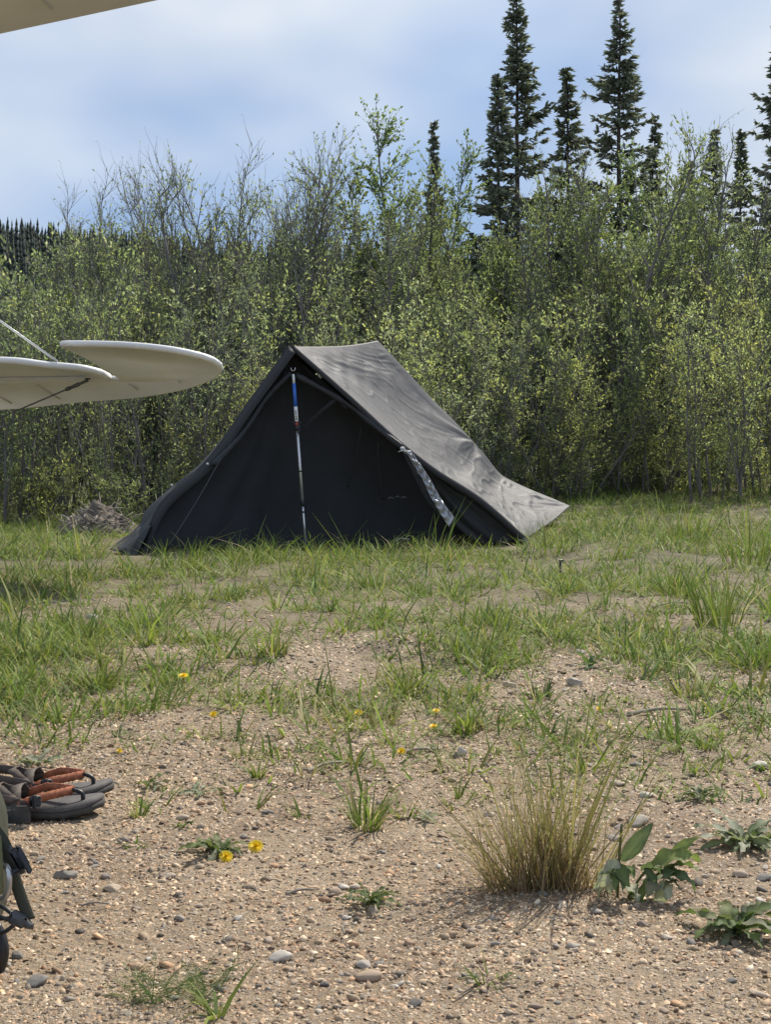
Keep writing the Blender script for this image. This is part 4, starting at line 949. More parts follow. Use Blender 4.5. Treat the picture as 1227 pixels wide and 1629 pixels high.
def scatter_gravel(name, units, n0, med, sig, rmin, rmax, label, ymax=6.6):
    y = 1.25*np.exp(rng.random(n0)**1.05*math.log(ymax/1.25)); half = y*.30+.48; x = rng.uniform(-1, 1, n0)*half
    r = np.exp(rng.normal(math.log(med), sig, n0))*(.62+.22*y); r = np.clip(r, rmin, rmax)
    clump = fbm(x*2.5, y*2.5, 21)+.5*fbm(x*9, y*9, 22); keep = rng.random(n0) < np.clip(.62+1.3*clump, .15, 1)*(1-.6*sstep(4.0, 6.5, y)); x, y, r = x[keep], y[keep], r[keep]
    n = len(x); z = hgt(x, y)+r*.12
    ci = rng.choice(len(PAL), n, p=[.20, .18, .13, .06, .12, .12, .09, .03, .05, .02]); C = PAL[ci]*np.array([1.05, .965, .84])*np.exp(rng.normal(-.03, .30, n))[:, None]
    VV = []; FF = []; CC = []; b = 0
    vi = rng.integers(0, len(units), n)
    for k, (V, Fc) in enumerate(units):
        q = np.where(vi == k)[0]; m = len(q)
        sc = np.stack([rng.uniform(.8, 1.6, m), rng.uniform(.65, 1.1, m), rng.uniform(.35, .8, m)], -1)*r[q][:, None]
        a = rng.uniform(0, 2*PI, m); til = rng.normal(0, .3, m)
        P_ = V[None]*sc[:, None, :]
        P_[..., 2] += P_[..., 0]*til[:, None]
        ca, sa = np.cos(a)[:, None], np.sin(a)[:, None]
        Xr = P_[..., 0]*ca-P_[..., 1]*sa+x[q][:, None]; Yr = P_[..., 0]*sa+P_[..., 1]*ca+y[q][:, None]; Zr = P_[..., 2]+z[q][:, None]
        VV.append(np.stack([Xr, Yr, Zr], -1).reshape(-1, 3)); FF.append((Fc[None]+(b+np.arange(m)*len(V))[:, None, None]).reshape(-1, 3)); CC.append(np.repeat(C[q], len(V), 0)); b += m*len(V)
    add(name, mesh_np(name, np.concatenate(VV), np.concatenate(FF), cols=np.concatenate(CC)), M['pebble'], kind='stuff', label=label, category='gravel')
scatter_gravel('gravel', UN0, 45000, .0034, .42, .0018, .011, 'brown and grey gravel strewn over the bare ground')
scatter_gravel('grit', GR0, 185000, .0023, .32, .0011, .006, 'coarse sandy grit between the pebbles of the bare ground', 5.5)
STN = ['sandy', 'pale tan', 'grey-brown', 'blue-grey', 'dark brown', 'pale beige', 'rust-tan', 'black', 'light grey', 'whitish']
STM = {}
def stone_mesh(shape, ci):
    if (shape, ci) not in STM:
        V, Fc = stone_unit(900+shape, 2 if shape < 8 else 1)
        STM[(shape, ci)] = mesh_np('stone', V, Fc, cols=np.tile(PAL[ci], (len(V), 1)), smooth=False)
        STM[(shape, ci)].materials.append(M['pebble'])
    return STM[(shape, ci)]
def stone(px, py, wpx, ci, label, shape=None, flat=.55, rz=None, asp=.75, name='stone', group=None, tilt=0):
    p = G(px, py); s = wpx/2/F*p.y*.88
    o = add(name, stone_mesh(random.randrange(8) if shape is None else shape, ci), None, None, (p.x, p.y, p.z+s*flat*.35), label=label, category='stone')
    if group: o['group'] = group
    o.scale = (s, s*asp, s*flat); o.rotation_euler = (tilt, 0, random.uniform(-.5, .5) if rz is None else rz)
for a_ in [
    (178, 1417, 34, 1, 'rounded tan stone in the gravel between backpack and dandelion'), (168, 1396, 22, 2, 'smaller grey-brown stone right behind the rounded tan one'),
    (58, 1566, 48, 3, 'large blue-grey stone near the bottom left corner'), (104, 1396, 46, 3, 'flat blue-grey stone just right of the backpack straps'),
    (152, 1374, 20, 3, 'grey stone lying above the tan stone'), (150, 1380, 16, 8, 'small light grey stone touching others above the tan stone'),
    (270, 1396, 24, 5, 'pale angular stone left below the dandelion rosette'), (28, 1522, 30, 3, 'grey flat stone beside the foot of the backpack'),
    (446, 1527, 48, 9, 'long whitish stone in the gravel at the bottom, left of centre'), (456, 1514, 24, 6, 'tan stone behind the long whitish one'),
    (578, 1538, 34, 8, 'grey wedge-shaped stone in the bottom centre'), (551, 1462, 20, 9, 'whitish stone below the small weed in the centre foreground'),
    (652, 1502, 26, 6, 'rust-tan rounded stone right of the bottom centre'), (648, 1466, 20, 6, 'small orange-tan stone below the centre weed'),
    (660, 1600, 34, 7, 'black flat stone near the bottom edge'), (516, 1568, 22, 7, 'dark angular stone near the bottom edge left of centre'),
    (545, 1414, 26, 9, 'pale flat stone left of the centre weed'), (608, 1358, 20, 3, 'grey stone below the small grass clump'),
    (1015, 1312, 50, 8, 'big pale grey half-round stone behind the broad-leaved plant'), (1028, 1268, 30, 9, 'whitish flat stone behind the big pale grey one'),
    (982, 1250, 30, 1, 'tan rounded stone right of the tall dry grass tips'), (916, 1090, 40, 8, 'light grey stone among the sparse grass right of centre'),
    (812, 1094, 34, 1, 'tan flat stone left of the light grey stone in the grass'), (836, 1106, 22, 1, 'small tan stone next to the tan flat one'),
    (922, 1040, 22, 8, 'grey stone at the foot of the grass tuft'), (900, 1100, 16, 9, 'small white stone below the light grey one'),
    (1210, 1222, 36, 9, 'white flat stone at the right edge'), (1216, 1400, 34, 3, 'blue-grey flat stone at the right edge'),
    (1023, 1472, 24, 4, 'brown stone below the broad-leaved plant'), (948, 1453, 26, 2, 'dark rounded stone at the foot of the broad-leaved plant'),
    (912, 1508, 28, 8, 'light grey angular stone below the dry grass clump'), (770, 1530, 26, 6, 'tan stone right of the spreading weed'),
    (1060, 1494, 26, 5, 'pale stone left of the big rosette'), (146, 984, 24, 8, 'pale stone in the thick grass on the left'),
    (1165, 1562, 22, 3, 'small grey stone near the bottom right'), (985, 1562, 22, 1, 'small tan stone in the lower right gravel'),
    (780, 1298, 26, 5, 'pale stone left of the dry grass clump'), (940, 1218, 14, 8, 'small grey stone beside the charred lump'),
    (1100, 1262, 18, 5, 'pale stone beside the small right-hand weed')]:
    stone(*a_)
p = G(734, 1206)
stone(735, 1203, 19, 9, 'upright pale oval stone beside the yellow flowers in the middle', 2, flat=1.5, asp=.8, rz=.2)
stone(727, 1206, 15, 2, 'grey stone leaning on the upright pale oval one', 3, flat=1.4)
stone(1012, 1218, 28, 7, 'charred black lump on bare ground right of the dry grass', 4, flat=.35, asp=.6)
def small_stones():
    n = 0; 
    while n < 210:
        px = random.uniform(-30, 1260); py = 1140+(1629-1140)*random.random()**.8
        x, y = flat_pix(px, py); rad = math.exp(random.gauss(math.log(.0058), .36))
        ci = int(rng.choice(len(PAL), p=[.13, .13, .13, .15, .09, .10, .08, .06, .09, .04]))
        o = add('pebble', stone_mesh(8+random.randrange(6), ci), None, None, (x, y, hg(x, y)+rad*.2), label='small %s pebble lying loose on the gravel' % STN[ci], category='pebble', group='loose %s pebbles on the gravel' % STN[ci])
        o.scale = (rad*random.uniform(.9, 1.5), rad*random.uniform(.7, 1), rad*random.uniform(.35, .7)); o.rotation_euler = (random.gauss(0, .2), random.gauss(0, .2), random.uniform(0, 6.28)); n += 1
small_stones()

# ------------------------------------------------------------------ grass
def blades(x, y, z, az, ln, lean, curl, wd, c0, c1, rs, seg=4):
    """strips bending over; lean is the start angle from vertical, curl the added bend"""
    n = len(x); t = np.linspace(0, 1, seg); V = np.zeros((n, seg, 2, 3)); C = np.zeros((n, seg, 2, 3))
    px, py, pz = x.copy(), y.copy(), z.copy()-.004
    ca, sa = np.cos(az), np.sin(az); tw = rs.uniform(-1, 1, n)
    sx, sy = -np.sin(az+tw), np.cos(az+tw)
    for i in range(seg):
        ang = lean+curl*t[i]**1.3
        if i: px = px+ca*np.sin(ang)*ln/(seg-1); py = py+sa*np.sin(ang)*ln/(seg-1); pz = pz+np.cos(ang)*ln/(seg-1)
        w = wd*(1-t[i]**1.5*.92)*.5
        V[:, i, 0] = np.stack([px-sx*w, py-sy*w, pz], -1); V[:, i, 1] = np.stack([px+sx*w, py+sy*w, pz], -1)
        C[:, i, :] = (c0*(1-t[i])+c1*t[i])[:, None]
    b = np.arange(n)[:, None, None]*(2*seg); i = np.arange(seg-1)[None, :, None]*2
    Fq = (b+i+np.array([0, 1, 3, 2])[None, None]).reshape(-1, 4)
    return V.reshape(-1, 3), Fq, C.reshape(-1, 3)
GC = np.array([(.135, .21, .055), (.17, .245, .064), (.205, .26, .072), (.105, .165, .052), (.25, .27, .09)]); STRAW = np.array([(.36, .32, .18), (.30, .26, .15), (.42, .39, .25)])
def tuft_arrays(rs, cx, cy, nb, rad, hmin, hmax, straw, spread=1.0, green=None, wd=.0062, seg=4):
    """blades for many tufts at once; arrays cx.. per tuft"""
    k = np.repeat(np.arange(len(cx)), nb); n = len(k)
    a = rs.uniform(0, 2*PI, n); r = rad[k]*np.sqrt(rs.random(n)); x = cx[k]+r*np.cos(a); y = cy[k]+r*np.sin(a)
    az = a+rs.normal(0, .7, n); ln = rs.uniform(hmin[k], hmax[k]); lean = np.abs(rs.normal(.15, .22, n))*spread+.5*spread*(r/rad[k])*.6; curl = rs.uniform(.1, 1.6, n)*spread
    gi = rs.integers(0, len(GC), len(cx))[k] if green is None else np.full(n, green); flip = rs.random(n) < .4; gi = np.where(flip, rs.integers(0, len(GC), n), gi)
    c = GC[gi]*np.exp(rs.normal(0, .22, n))[:, None]; st = rs.random(n) < straw[k]; c[st] = STRAW[rs.integers(0, 3, st.sum())]*np.exp(rs.normal(0, .15, st.sum()))[:, None]
    lean[st] *= 1.7
    w = wd*rs.uniform(.6, 1.5, n)*(.7+.4*ln/.15)
    return blades(x, y, hgt(x, y), az, ln, lean, curl, w, c*np.array([.95, .9, .8]), c*np.array([1.1, 1.05, 1.0]), rs, seg)
def density(px, py):
    """how much grass the photo shows around a spot of the ground (0..1)"""
    d = np.interp(py, [740, 800, 880, 930, 990, 1060, 1120, 1150, 1200, 1300], [.9, .98, .98, .80, .58, .44, .32, .14, .06, .02])
    d = d+.40*np.exp(-((px-60)/170)**2-((py-1040)/85)**2)+.45*np.exp(-((px-1170)/150)**2-((py-950)/130)**2)
    d = d+.25*np.exp(-((px-720)/120)**2-((py-1050)/70)**2)+.22*np.exp(-((px-330)/110)**2-((py-1000)/40)**2)+.30*np.exp(-((px-120)/200)**2-((py-930)/50)**2)
    d = d+.16*np.exp(-((px-330)/120)**2-((py-1090)/35)**2)
    for (cx, cy, rx, ry, am) in ((290, 1040, 110, 22, .5), (560, 1055, 130, 35, .5), (980, 880, 120, 14, .45), (850, 1080, 110, 25, .25), (620, 1110, 60, 20, .2), (1010, 960, 60, 16, .25), (40, 970, 60, 15, .2), (560, 935, 80, 10, .3)):
        d = d-am*np.exp(-((px-cx)/rx)**2-((py-cy)/ry)**2)
    return np.clip(d, 0, 1)
def build_grass():
    rs = np.random.default_rng(77)
    n = 38500; px = rs.uniform(-560, 1790, n); py = 722+(1300-722)*rs.random(n)**1.15; py = np.maximum(py, 752)
    y = F*EYE/(py-HOR); 
    far = rs.random(n) < .22; y[far] = rs.uniform(8.5, 15.5, far.sum()); x = (px-613.5)/F*y
    pxp, pyp = project(x, y, hgt(x, y))
    patch = fbm(x*1.7, y*1.3, 61, 4)+.7*fbm(x*5, y*4, 66, 3)
    keep = rs.random(n) < np.clip(density(pxp, pyp)*(.9+np.interp(pyp, [880, 990], [2.4, 4.5])*patch), 0, 1)*np.interp(pyp, [870, 960], [1.0, .85])
    # none inside the tent
    inside = (pyp < 876) & (pyp > 800) & (pxp > 235) & (pxp < 830) & (y > 9.5) & (y < 12)
    keep &= ~(inside | ((pxp > 165) & (pxp < 245) & (pyp > 858) & (pyp < 896)))
    x, y = x[keep], y[keep]; m = len(x)
    big = np.exp(rs.normal(0, .35, m)); sz = np.interp(y, [3, 5, 8, 14], [.55, .85, 1.0, 1.05])*big
    nb = rs.integers(7, 20, m); straw = np.clip(rs.normal(.15, .12, m)+.10*(fbm(x, y, 90) > .05), .02, .7)
    A = tuft_arrays(rs, x, y, nb, .022+.03*rs.random(m)*big, .040*sz, .145*sz, straw, 1.3, seg=3)
    add('grass', mesh_np('grass', A[0], A[1], cols=A[2]), M['leaf_grass'], kind='stuff', label='patchy green and straw-coloured grass growing around the tent', category='grass')
    # flattened dry litter between the tufts
    n = 30000; px = rs.uniform(-550, 1780, n); py = 770+(1250-770)*rs.random(n); y = F*EYE/(py-HOR); x = (px-613.5)/F*y
    pxp, pyp = project(x, y, hgt(x, y)); keep = rs.random(n) < np.clip(.15+density(pxp, pyp)*.9, 0, 1); x, y = x[keep], y[keep]; m = len(x)
    c = STRAW[rs.integers(0, 3, m)]*np.exp(rs.normal(-.25, .25, m))[:, None]
    A = blades(x, y, hgt(x, y)+.004, rs.uniform(0, 6.28, m), rs.uniform(.04, .14, m), rs.uniform(1.25, 1.5, m), rs.uniform(-.1, .25, m), rs.uniform(.002, .0045, m), c, c, rs, 3)
    add('dry_grass_litter', mesh_np('dry_grass_litter', A[0], A[1], cols=A[2]), M['leaf_grass'], kind='stuff', label='dry straw lying flat between the grass tufts', category='straw')
build_grass()

def tuft(px, py, hpx, nb, rpx, label, spread=1.0, straw=.12, green=None, wd=.0060, seed=0, name='grass_tuft', group=None):
    rs = np.random.default_rng(seed+int(px*7+py)); p = G(px, py); s = p.y/F
    A = tuft_arrays(rs, np.array([p.x]), np.array([p.y]), np.array([nb]), np.array([rpx*s]), np.array([hpx*s*.45]), np.array([hpx*s*1.15]), np.array([straw]), spread, green, wd)
    o = add(name, mesh_np(name, A[0]-np.array(p), A[1], cols=A[2]), M['leaf_grass'], None, tuple(p), label=label, category='grass')
    if group: o['group'] = group
    return o
for a_ in [
    (340, 1018, 46, 60, 34, 'wide green tuft in the grass below the left half of the tent', 1.2), (436, 1040, 46, 46, 20, 'upright tuft right of the bare patch on the left', .7),
    (222, 1000, 50, 60, 30, 'dense tuft left of the wide one, on the left grass', 1.0), (365, 955, 44, 55, 22, 'rounded dark green tuft in front of the tent pole foot', .8),
    (120, 920, 55, 60, 30, 'tall tuft left of the tent corner', .9), (275, 960, 40, 40, 20, 'pale tuft before the left corner of the tent', .9),
    (590, 935, 55, 60, 30, 'bright tuft standing before the middle of the tent', 1.0), (890, 1030, 55, 70, 42, 'large spreading tuft in the grass right of centre', 1.1),
    (800, 1010, 62, 26, 14, 'tall straight-leaved tuft left of the large spreading one', .5), (740, 1050, 62, 60, 30, 'dark green tuft on the dirt ridge in the middle', .8),
    (640, 1100, 60, 50, 26, 'tuft of fine stems left below the dark green one', .7), (1080, 950, 70, 60, 30, 'lush tuft with broad blades in the right grass', .8),
    (1150, 1000, 110, 60, 40, 'tall grass stand near the right edge', .45), (1205, 1060, 80, 60, 36, 'green tuft at the right edge under the tall stand', .8),
    (1190, 900, 95, 70, 42, 'high grass at the right edge before the thicket', .5), (1100, 860, 70, 60, 36, 'high grass left of that at the right edge', .6),
    (60, 1050, 62, 70, 36, 'thick tuft at the left edge of the grass', .9), (155, 1095, 66, 60, 30, 'bushy tuft at the lower left end of the grass', .8), (22, 1120, 44, 50, 24, 'low tuft by the left edge nearest the gravel', .9),
    (860, 1110, 44, 36, 18, 'small tuft between the tan and light grey stones', .8), (950, 1130, 34, 50, 34, 'low wide tuft at the gravel edge right of centre', 1.3), (1122, 1192, 46, 34, 12, 'single pale tuft on bare gravel at the right', 1.1),
    (1100, 1110, 50, 40, 24, 'thin reddish-stemmed tuft at the gravel edge on the right', .6, .35), (745, 1165, 60, 40, 20, 'fine tuft leaning over the upright oval stone', .7), (610, 1050, 42, 30, 20, 'drooping tuft on the dirt ridge', 1.3),
    (390, 1205, 46, 46, 22, 'yellowish drooping tuft in the gravel left of centre', 1.1, .35), (410, 1238, 36, 24, 9, 'small upright tuft just below the yellowish drooping one', .6),
    (222, 1300, 50, 20, 9, 'sparse blades standing right of the sandals', .9, .3), (480, 1300, 44, 12, 9, 'few-bladed sprout left of the small clump', .9),
    (730, 1270, 54, 9, 7, 'few thin blades left of the dry clump tips', .5), (215, 1345, 20, 30, 18, 'low mossy tuft below the sandals', 1.2), (290, 1312, 22, 26, 12, 'tiny dark tuft above the dandelion rosette', 1.2),
    (480, 920, 52, 70, 60, 'grass fringe at the foot of the trekking pole', .7), (300, 905, 56, 70, 46, 'grass fringe at the foot of the left front wall', .6), (700, 890, 54, 70, 46, 'grass fringe below the silver door flap', .7), (600, 893, 48, 60, 50, 'grass fringe at the foot of the middle front wall', .7), (395, 900, 52, 60, 44, 'grass fringe left of the trekking pole', .7), (870, 880, 48, 70, 44, 'green tuft in front of the pointed right corner', .9), (960, 850, 50, 70, 50, 'wide tuft right of the pointed tent corner', .9)]:
    tuft(*a_)
def dry_clump():
    rs = np.random.default_rng(5); p = G(874, 1412); s = p.y/F
    T = thing('dry_grass_clump', 'tall yellowing bunch of grass on the gravel in the right foreground', 'grass', tuple(p))
    def part(nm, n, w, h0, h1, c, spread, wd, leanx=0, seed=0, dx=0, curlm=.6):
        r2 = np.random.default_rng(seed); x = p.x+(dx+r2.normal(0, w*.5, n).clip(-w, w))*s; y = p.y+r2.normal(0, 18, n)*s
        off = (x-p.x)/s/w; az = np.where(off+leanx+r2.normal(0, .6, n) > 0, 0, PI)+r2.normal(0, .9, n); ln = r2.uniform(h0, h1, n)*s*1.32
        lean = np.abs(off)*.30*spread+np.abs(r2.normal(.05, .16, n)); curl = np.abs(r2.normal(.25, .40, n))*curlm
        col = np.array(c)[r2.integers(0, len(c), n)]*np.exp(r2.normal(0, .2, n))[:, None]
        base = np.array([(.34, .22, .14)])*np.exp(r2.normal(0, .2, n))[:, None]
        A = blades(x, y, hgt(x, y), az, ln, lean, curl, wd*r2.uniform(.6, 1.4, n), base*.5+col*.5, col, r2, 5)
        add(nm, mesh_np(nm, A[0]-np.array(p), A[1], cols=A[2]), M['leaf_grass'], T)
    yg = [(.27, .27, .095), (.22, .25, .085), (.33, .29, .12), (.18, .21, .07)]; dry = [(.36, .27, .18), (.30, .22, .15), (.40, .34, .23)]
    part('green_blades', 240, 88, 70, 225, yg, 1.3, .0022, 0, 1)
    part('dry_stems', 330, 96, 40, 150, dry, 1.3, .0018, 0, 2)
    part('tall_blades', 16, 40, 205, 262, yg, .9, .0044, .3, 3, 35, .3)
    part('left_fan', 60, 40, 130, 220, yg+dry, 1.6, .0026, -.9, 4, -50)
    part('fallen_blades', 14, 80, 60, 120, dry, 5, .004, 0, 6, 0, 3.5)
dry_clump()
tuft(583, 1318, 95, 70, 24, 'small yellow-green grass clump in the centre foreground', .7, .35, 1, .0042, name='grass_clump')

# ------------------------------------------------------------------ leafy weeds and flowers
def leaf_blade(name, ln, wd, lobes=0, bend=.5, fold=.25, cols=(.10, .14, .045), seed=0, wav=.0):
    """one leaf along +x, lifted at the base and bending over; lobed like a dandelion leaf when lobes>0"""
    rs = np.random.default_rng(seed); n = 22 if lobes else 12; t = np.linspace(0, 1, n)
    w = wd*.5*np.sin(PI*np.clip(t, .02, .995)**.75)**.8
    if lobes: w = w*(.45+.55*np.abs(np.sin(t*PI*lobes+.3)))*np.interp(t, [0, .15, 1], [.25, .9, 1])
    ang = R(38)*(1-t)-bend*t; x = np.cumsum(np.r_[0, np.cos(ang[1:])*ln/(n-1)]); z = np.cumsum(np.r_[0, np.sin(ang[1:])*ln/(n-1)])
    wv = wav*wd*np.sin(t*15+seed)
    V = []
    for i in range(n): V += [(x[i], -w[i], z[i]+fold*w[i]+wv[i]), (x[i], 0, z[i]), (x[i], w[i], z[i]+fold*w[i]-wv[i])]
    Fq = []
    for i in range(n-1): Fq += [(3*i, 3*i+3, 3*i+4, 3*i+1), (3*i+1, 3*i+4, 3*i+5, 3*i+2)]
    c = np.tile(np.array(cols), (len(V), 1)); c[1::3] *= 1.5
    return mesh_np(name, np.array(V), np.array(Fq), cols=c, smooth=True)
LEAF = {}
def rosette(px, py, rpx, n, label, kind_='dandelion', name='weed_rosette', lift=.25, group=None, category='plant', squash=1.0, lw=None):
    p = G(px, py); s = p.y/F; T = thing(name, label, category, tuple(p)); rs = np.random.default_rng(int(px+py))
    if group: T['group'] = group
    for i in range(n):
        key = (kind_, i % 4)
        if key not in LEAF:
            col = {'dandelion': [(.085, .12, .045), (.11, .145, .05), (.13, .15, .07), (.16, .17, .11)], 'broad': [(.10, .145, .05), (.08, .125, .045), (.15, .17, .10), (.12, .165, .055)], 'pale': [(.22, .24, .17), (.18, .21, .13), (.26, .27, .20), (.15, .18, .10)]}[kind_][i % 4]
            LEAF[key] = leaf_blade('leaf', 1.0, {'dandelion': .30, 'broad': .36, 'pale': .26}[kind_], {'dandelion': 5, 'broad': 0, 'pale': 4}[kind_], (.35, .6, .2, .8)[i % 4], cols=col, seed=i, wav=.12)
        o = add('leaf', LEAF[key], M['leaf_grass'], T); l = rpx*s*rs.uniform(.6, 1.1)
        o.scale = (l, l*(lw or 1), l); o.rotation_euler = (rs.normal(0, .3), -rs.uniform(-.15, lift), i*2*PI/n*1.0+rs.normal(0, .25)); o.location = (rs.normal(0, .006), rs.normal(0, .006), .003)
    return T
FLW = {}
def flower(px, py, dpx, label, hpx=10, name='dandelion_flower', parent=None):
    """yellow daisy-like flower on a short stalk"""
    p = G(px, py+hpx); s = p.y/F; h = hpx*s; r = dpx/2*s
    T = thing(name, label, 'flower', tuple(p), random.uniform(0, 6)); T.scale = (r, r, r)
    if 'p' not in FLW:
        n = 20; V = []; Fq = []
        for ring, (r1, z1, k) in enumerate(((1.0, .18, 18), (.72, .32, 14), (.45, .42, 10), (.26, .5, 8), (.12, .52, 5))):
            for i in range(k):
                a_ = 2*PI*i/k+ring*.2; ca, sa = math.cos(a_), math.sin(a_); w = .13; b = len(V)
                V += [(.08*ca+w*.4*sa, .08*sa-w*.4*ca, .1), (r1*ca+w*sa, r1*sa-w*ca, z1), (r1*1.04*ca, r1*1.04*sa, z1*.95), (r1*ca-w*sa, r1*sa+w*ca, z1), (.08*ca-w*.4*sa, .08*sa+w*.4*ca, .1)]
                Fq.append((b, b+1, b+2, b+3, b+4))
        FLW['p'] = mesh_np('petals', np.array(V), np.array(Fq)); FLW['p'].materials.append(M['petal'])
    pt = add('petals', FLW['p'], None, T); pt.location = (0, 0, h/r); pt.rotation_euler = (R(28), 0, 0) if True else (0, 0, 0); pt.rotation_euler = (0, 0, 0)
    mb = MB(); mb.tube([(0, 0, -.3), (.05, 0, h/r*.5), (0, 0, h/r+.12)], .13, 6); me = mb.mesh('stalk', True); me.color_attributes.new('col', 'FLOAT_COLOR', 'POINT').data.foreach_set('color', np.tile([.16, .18, .06, 1], len(me.vertices)).astype(np.float32)); add('stalk', me, M['leaf_grass'], T)
    # turn the face partly towards the viewer
    T.rotation_euler = (R(38), 0, random.uniform(-.3, .3)) if hpx < 14 else (R(20), 0, 0)
    return T
rosette(348, 1358, 66, 20, 'dark dandelion rosette bearing two yellow flowers', lift=.35)
flower(359, 1360, 22, 'left one of the two yellow flowers on the dark rosette', 8)
flower(407, 1344, 24, 'right one of the two yellow flowers on the dark rosette', 8)
flower(640, 1193, 15, 'yellow flower left of the upright oval stone', 8); flower(571, 1132, 15, 'yellow flower with pale bracts at the grass edge in the middle', 8)
rosette(571, 1140, 16, 9, 'pale star of leaves under the middle yellow flower', 'pale', lift=.5)
flower(690, 1154, 14, 'yellow flower above left of the oval stone', 16); flower(694, 1129, 12, 'highest yellow flower, in front of the middle tuft', 14)
flower(293, 1072, 15, 'yellow flower standing in the left grass', 26); flower(341, 1134, 13, 'yellow flower at the lower edge of the left grass', 8); flower(190, 1193, 10, 'small orange-yellow flower beside the pale leaf star', 5)
flower(952, 1126, 10, 'tiny yellow flower in the low wide tuft', 6)
rosette(690, 1196, 22, 8, 'small leafy rosette beside the oval stone', lift=.6)
rosette(190, 1172, 24, 9, 'pale green leaf star on the gravel at the left', 'pale', lift=.9); rosette(60, 1218, 46, 12, 'grey feathery weed above the sandals', 'pale', lift=.3)
rosette(318, 1264, 46, 10, 'flat grey-green weed above the dandelion', 'pale', lift=.15); rosette(240, 1255, 40, 10, 'thin weed right of the sandals', 'dandelion', lift=.5, lw=.7)
rosette(590, 1440, 60, 26, 'small dark feathery weed in the centre foreground', 'dandelion', lift=.5, lw=.6)
rosette(680, 1305, 38, 10, 'sparse low weed left of the dry clump', 'pale', lift=.3)
rosette(1112, 1272, 46, 24, 'compact green weed on the gravel at the right', 'dandelion', lift=.45, lw=.7)
rosette(1180, 1345, 84, 26, 'grey-green curled weed at the right edge', 'pale', lift=.45); rosette(1172, 1490, 108, 22, 'large toothed rosette in the lower right corner', 'dandelion', lift=.42)
rosette(1215, 1345, 60, 12, 'dark leafy weed cut by the right edge', 'dandelion', lift=.4)
rosette(780, 1400, 20, 7, 'tiny weed left of the foot of the dry clump', 'dandelion', lift=.5)
rosette(940, 1062, 34, 8, 'bright young weed on the gravel beneath the large tuft', 'broad', lift=1.0)
def ferny(px, py, rpx, hpx, label, n=16):
    p = G(px, py); s = p.y/F; T = thing('feathery_weed', label, 'plant', tuple(p)); rs = np.random.default_rng(int(px))
    if 'fern' not in LEAF:
        V = []; Fq = []
        for i in range(13):
            t = .12+i*.07; l = .24*math.sin(PI*min(1, t*.9+.1))+.03
            for sg in (1, -1):
                b = len(V); z = .5*t-.42*t*t; V += [(t-.02, 0, z), (t+.05, sg*l*.5-.012, z+.03), (t+.11, sg*l, z+.02), (t+.07, sg*l*.5+.03*sg, z+.04)]; Fq.append((b, b+1, b+2, b+3))
        b = len(V); V += [(0, -.012, 0), (1, -.004, .08), (1, .004, .08), (0, .012, 0)]; Fq.append((b, b+1, b+2, b+3))
        LEAF['fern'] = mesh_np('frond', np.array(V), np.array(Fq), cols=np.tile([.095, .150, .045], (len(V), 1)))
    for i in range(n):
        o = add('frond', LEAF['fern'], M['leaf_grass'], T); l = rpx*s*rs.uniform(.6, 1.1); o.scale = (l, l, l*1.2); o.rotation_euler = (rs.normal(0, .4), -rs.uniform(.1, .9), rs.uniform(0, 6.28)); o.location = (rs.normal(0, .014), rs.normal(0, .012), 0)
ferny(240, 1594, 78, 40, 'bright feathery yarrow-like weed at the bottom left', 30); ferny(318, 1590, 72, 50, 'second feathery weed right of the first at the bottom left', 30); ferny(1005, 1110, 24, 10, 'tiny feathery weed at the gravel edge', 6)
tuft(345, 1618, 100, 11, 8, 'long pale grass blades at the bottom edge beside the feathery weeds', 1.1, .1, 2, .007)
tuft(775, 1562, 80, 46, 22, 'spreading grass weed in the bottom right of centre', 1.9, .2, 3, .0035)
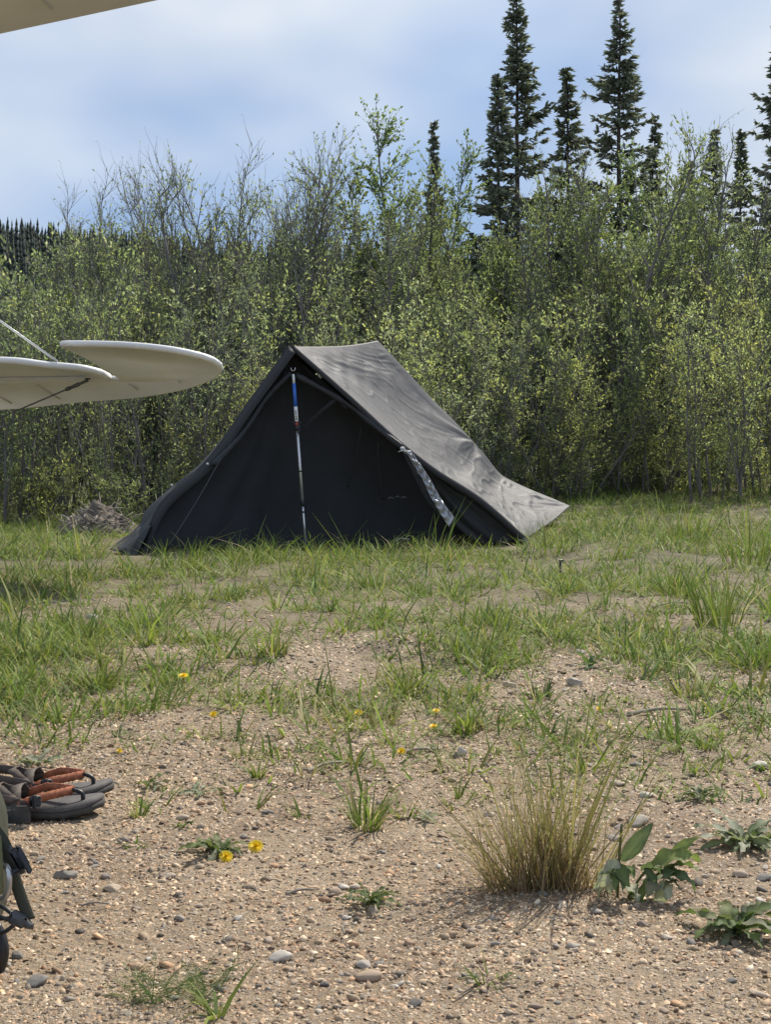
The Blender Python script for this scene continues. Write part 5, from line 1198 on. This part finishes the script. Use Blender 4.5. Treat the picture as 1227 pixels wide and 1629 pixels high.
def broadleaf():
    p = G(1005, 1428); s = p.y/F; T = thing('broad_leaved_plant', 'broad-leaved weed growing against the right side of the dry grass', 'plant', tuple(p))
    def lf(nm, x0, y0, l, w, rz, ry, rx, c, bend, seed):
        me = leaf_blade('leaf', l*s, w*s, 0, bend, .35, c, seed, .16); o = add(nm, me, M['leaf_grass'], T); o.location = (x0*s, 0, y0*s); o.rotation_euler = (rx, ry, rz)
    g1 = (.12, .165, .065); g2 = (.17, .21, .075); pale = (.36, .37, .27); dk = (.10, .135, .07)
    r2 = np.random.default_rng(12)
    lf('leaf', -16, 60, 82, 26, R(20), R(-46), R(60), dk, .05, 1); lf('leaf', -22, 62, 66, 30, R(200), R(45), R(-70), pale, .6, 2); lf('leaf', -30, 40, 56, 28, R(215), R(62), R(70), pale, .4, 3)
    lf('leaf', 30, 52, 80, 30, R(-10), R(-12), R(35), g2, .45, 6); lf('leaf', 55, 62, 66, 30, R(12), R(5), R(-40), g2, .6, 7); lf('leaf', 62, 70, 56, 16, R(20), R(-22), R(50), g2, .1, 9)
    for k in range(24):
        x0 = r2.uniform(-30, 80); y0 = r2.uniform(10, 52); lf('leaf', x0, y0, r2.uniform(36, 68), r2.uniform(14, 26), r2.uniform(-2.6, .4), R(r2.uniform(0, 60)), R(r2.uniform(-50, 50)), (g1, dk, dk, g1, pale, (.20, .20, .13))[k % 6], r2.uniform(.3, 1.1), 20+k)
    for pts in ([(-22, 0), (-20, 60), (-16, 120)], [(-5, 0), (20, 40), (60, 72)], [(0, 0), (30, 30), (80, 60)]):
        mb = MB(); mb.tube(lerp_path([(x*s, 0, z*s) for x, z in pts], 8), .0022, 5); me = mb.mesh('stem', True); me.color_attributes.new('col', 'FLOAT_COLOR', 'POINT').data.foreach_set('color', np.tile([.16, .17, .07, 1], len(me.vertices)).astype(np.float32)); add('stem', me, M['leaf_grass'], T)
broadleaf()

# ------------------------------------------------------------------ twigs and dead stems lying about
def twig(pts, r, label, lift=.006, name='twig'):
    q = [np.array(G(x, y))+np.array([0, 0, lift+dz]) for (x, y, dz) in pts]; o = q[0].copy(); mb = MB(); mb.tube(lerp_path(q, 16)-o, np.linspace(r, r*.5, 16), 6)
    add(name, mb.mesh(name, True), M['wood_dead'], None, tuple(o), label=label, category='twig')
twig([(128, 1447, 0), (150, 1446, .004), (174, 1444, 0)], .0022, 'short dry twig below the tan stone'); twig([(455, 1428, 0), (480, 1424, .003), (500, 1421, 0)], .003, 'dark twig left of the centre weed')
twig([(985, 1056, 0), (988, 1042, .012), (980, 1028, .03), (978, 1024, .045)], .004, 'pale curved dead stem right of the grass tuft'); twig([(1040, 968, 0), (1075, 964, .01), (1098, 962, 0)], .007, 'grey stick lying in the right grass')
twig([(1000, 1140, 0), (1050, 1136, .008), (1096, 1132, 0)], .006, 'thin stick along the gravel edge at the right'); twig([(490, 1232, 0), (515, 1224, .006), (545, 1216, 0)], .004, 'dry twig left of the yellow flower')
twig([(700, 1196, 0), (660, 1199, .004), (640, 1202, 0)], .004, 'dark stick in the gravel left of the oval stone'); twig([(548, 1492, 0), (545, 1484, .004), (556, 1478, 0)], .0018, 'tiny pale curl of straw in the centre foreground')
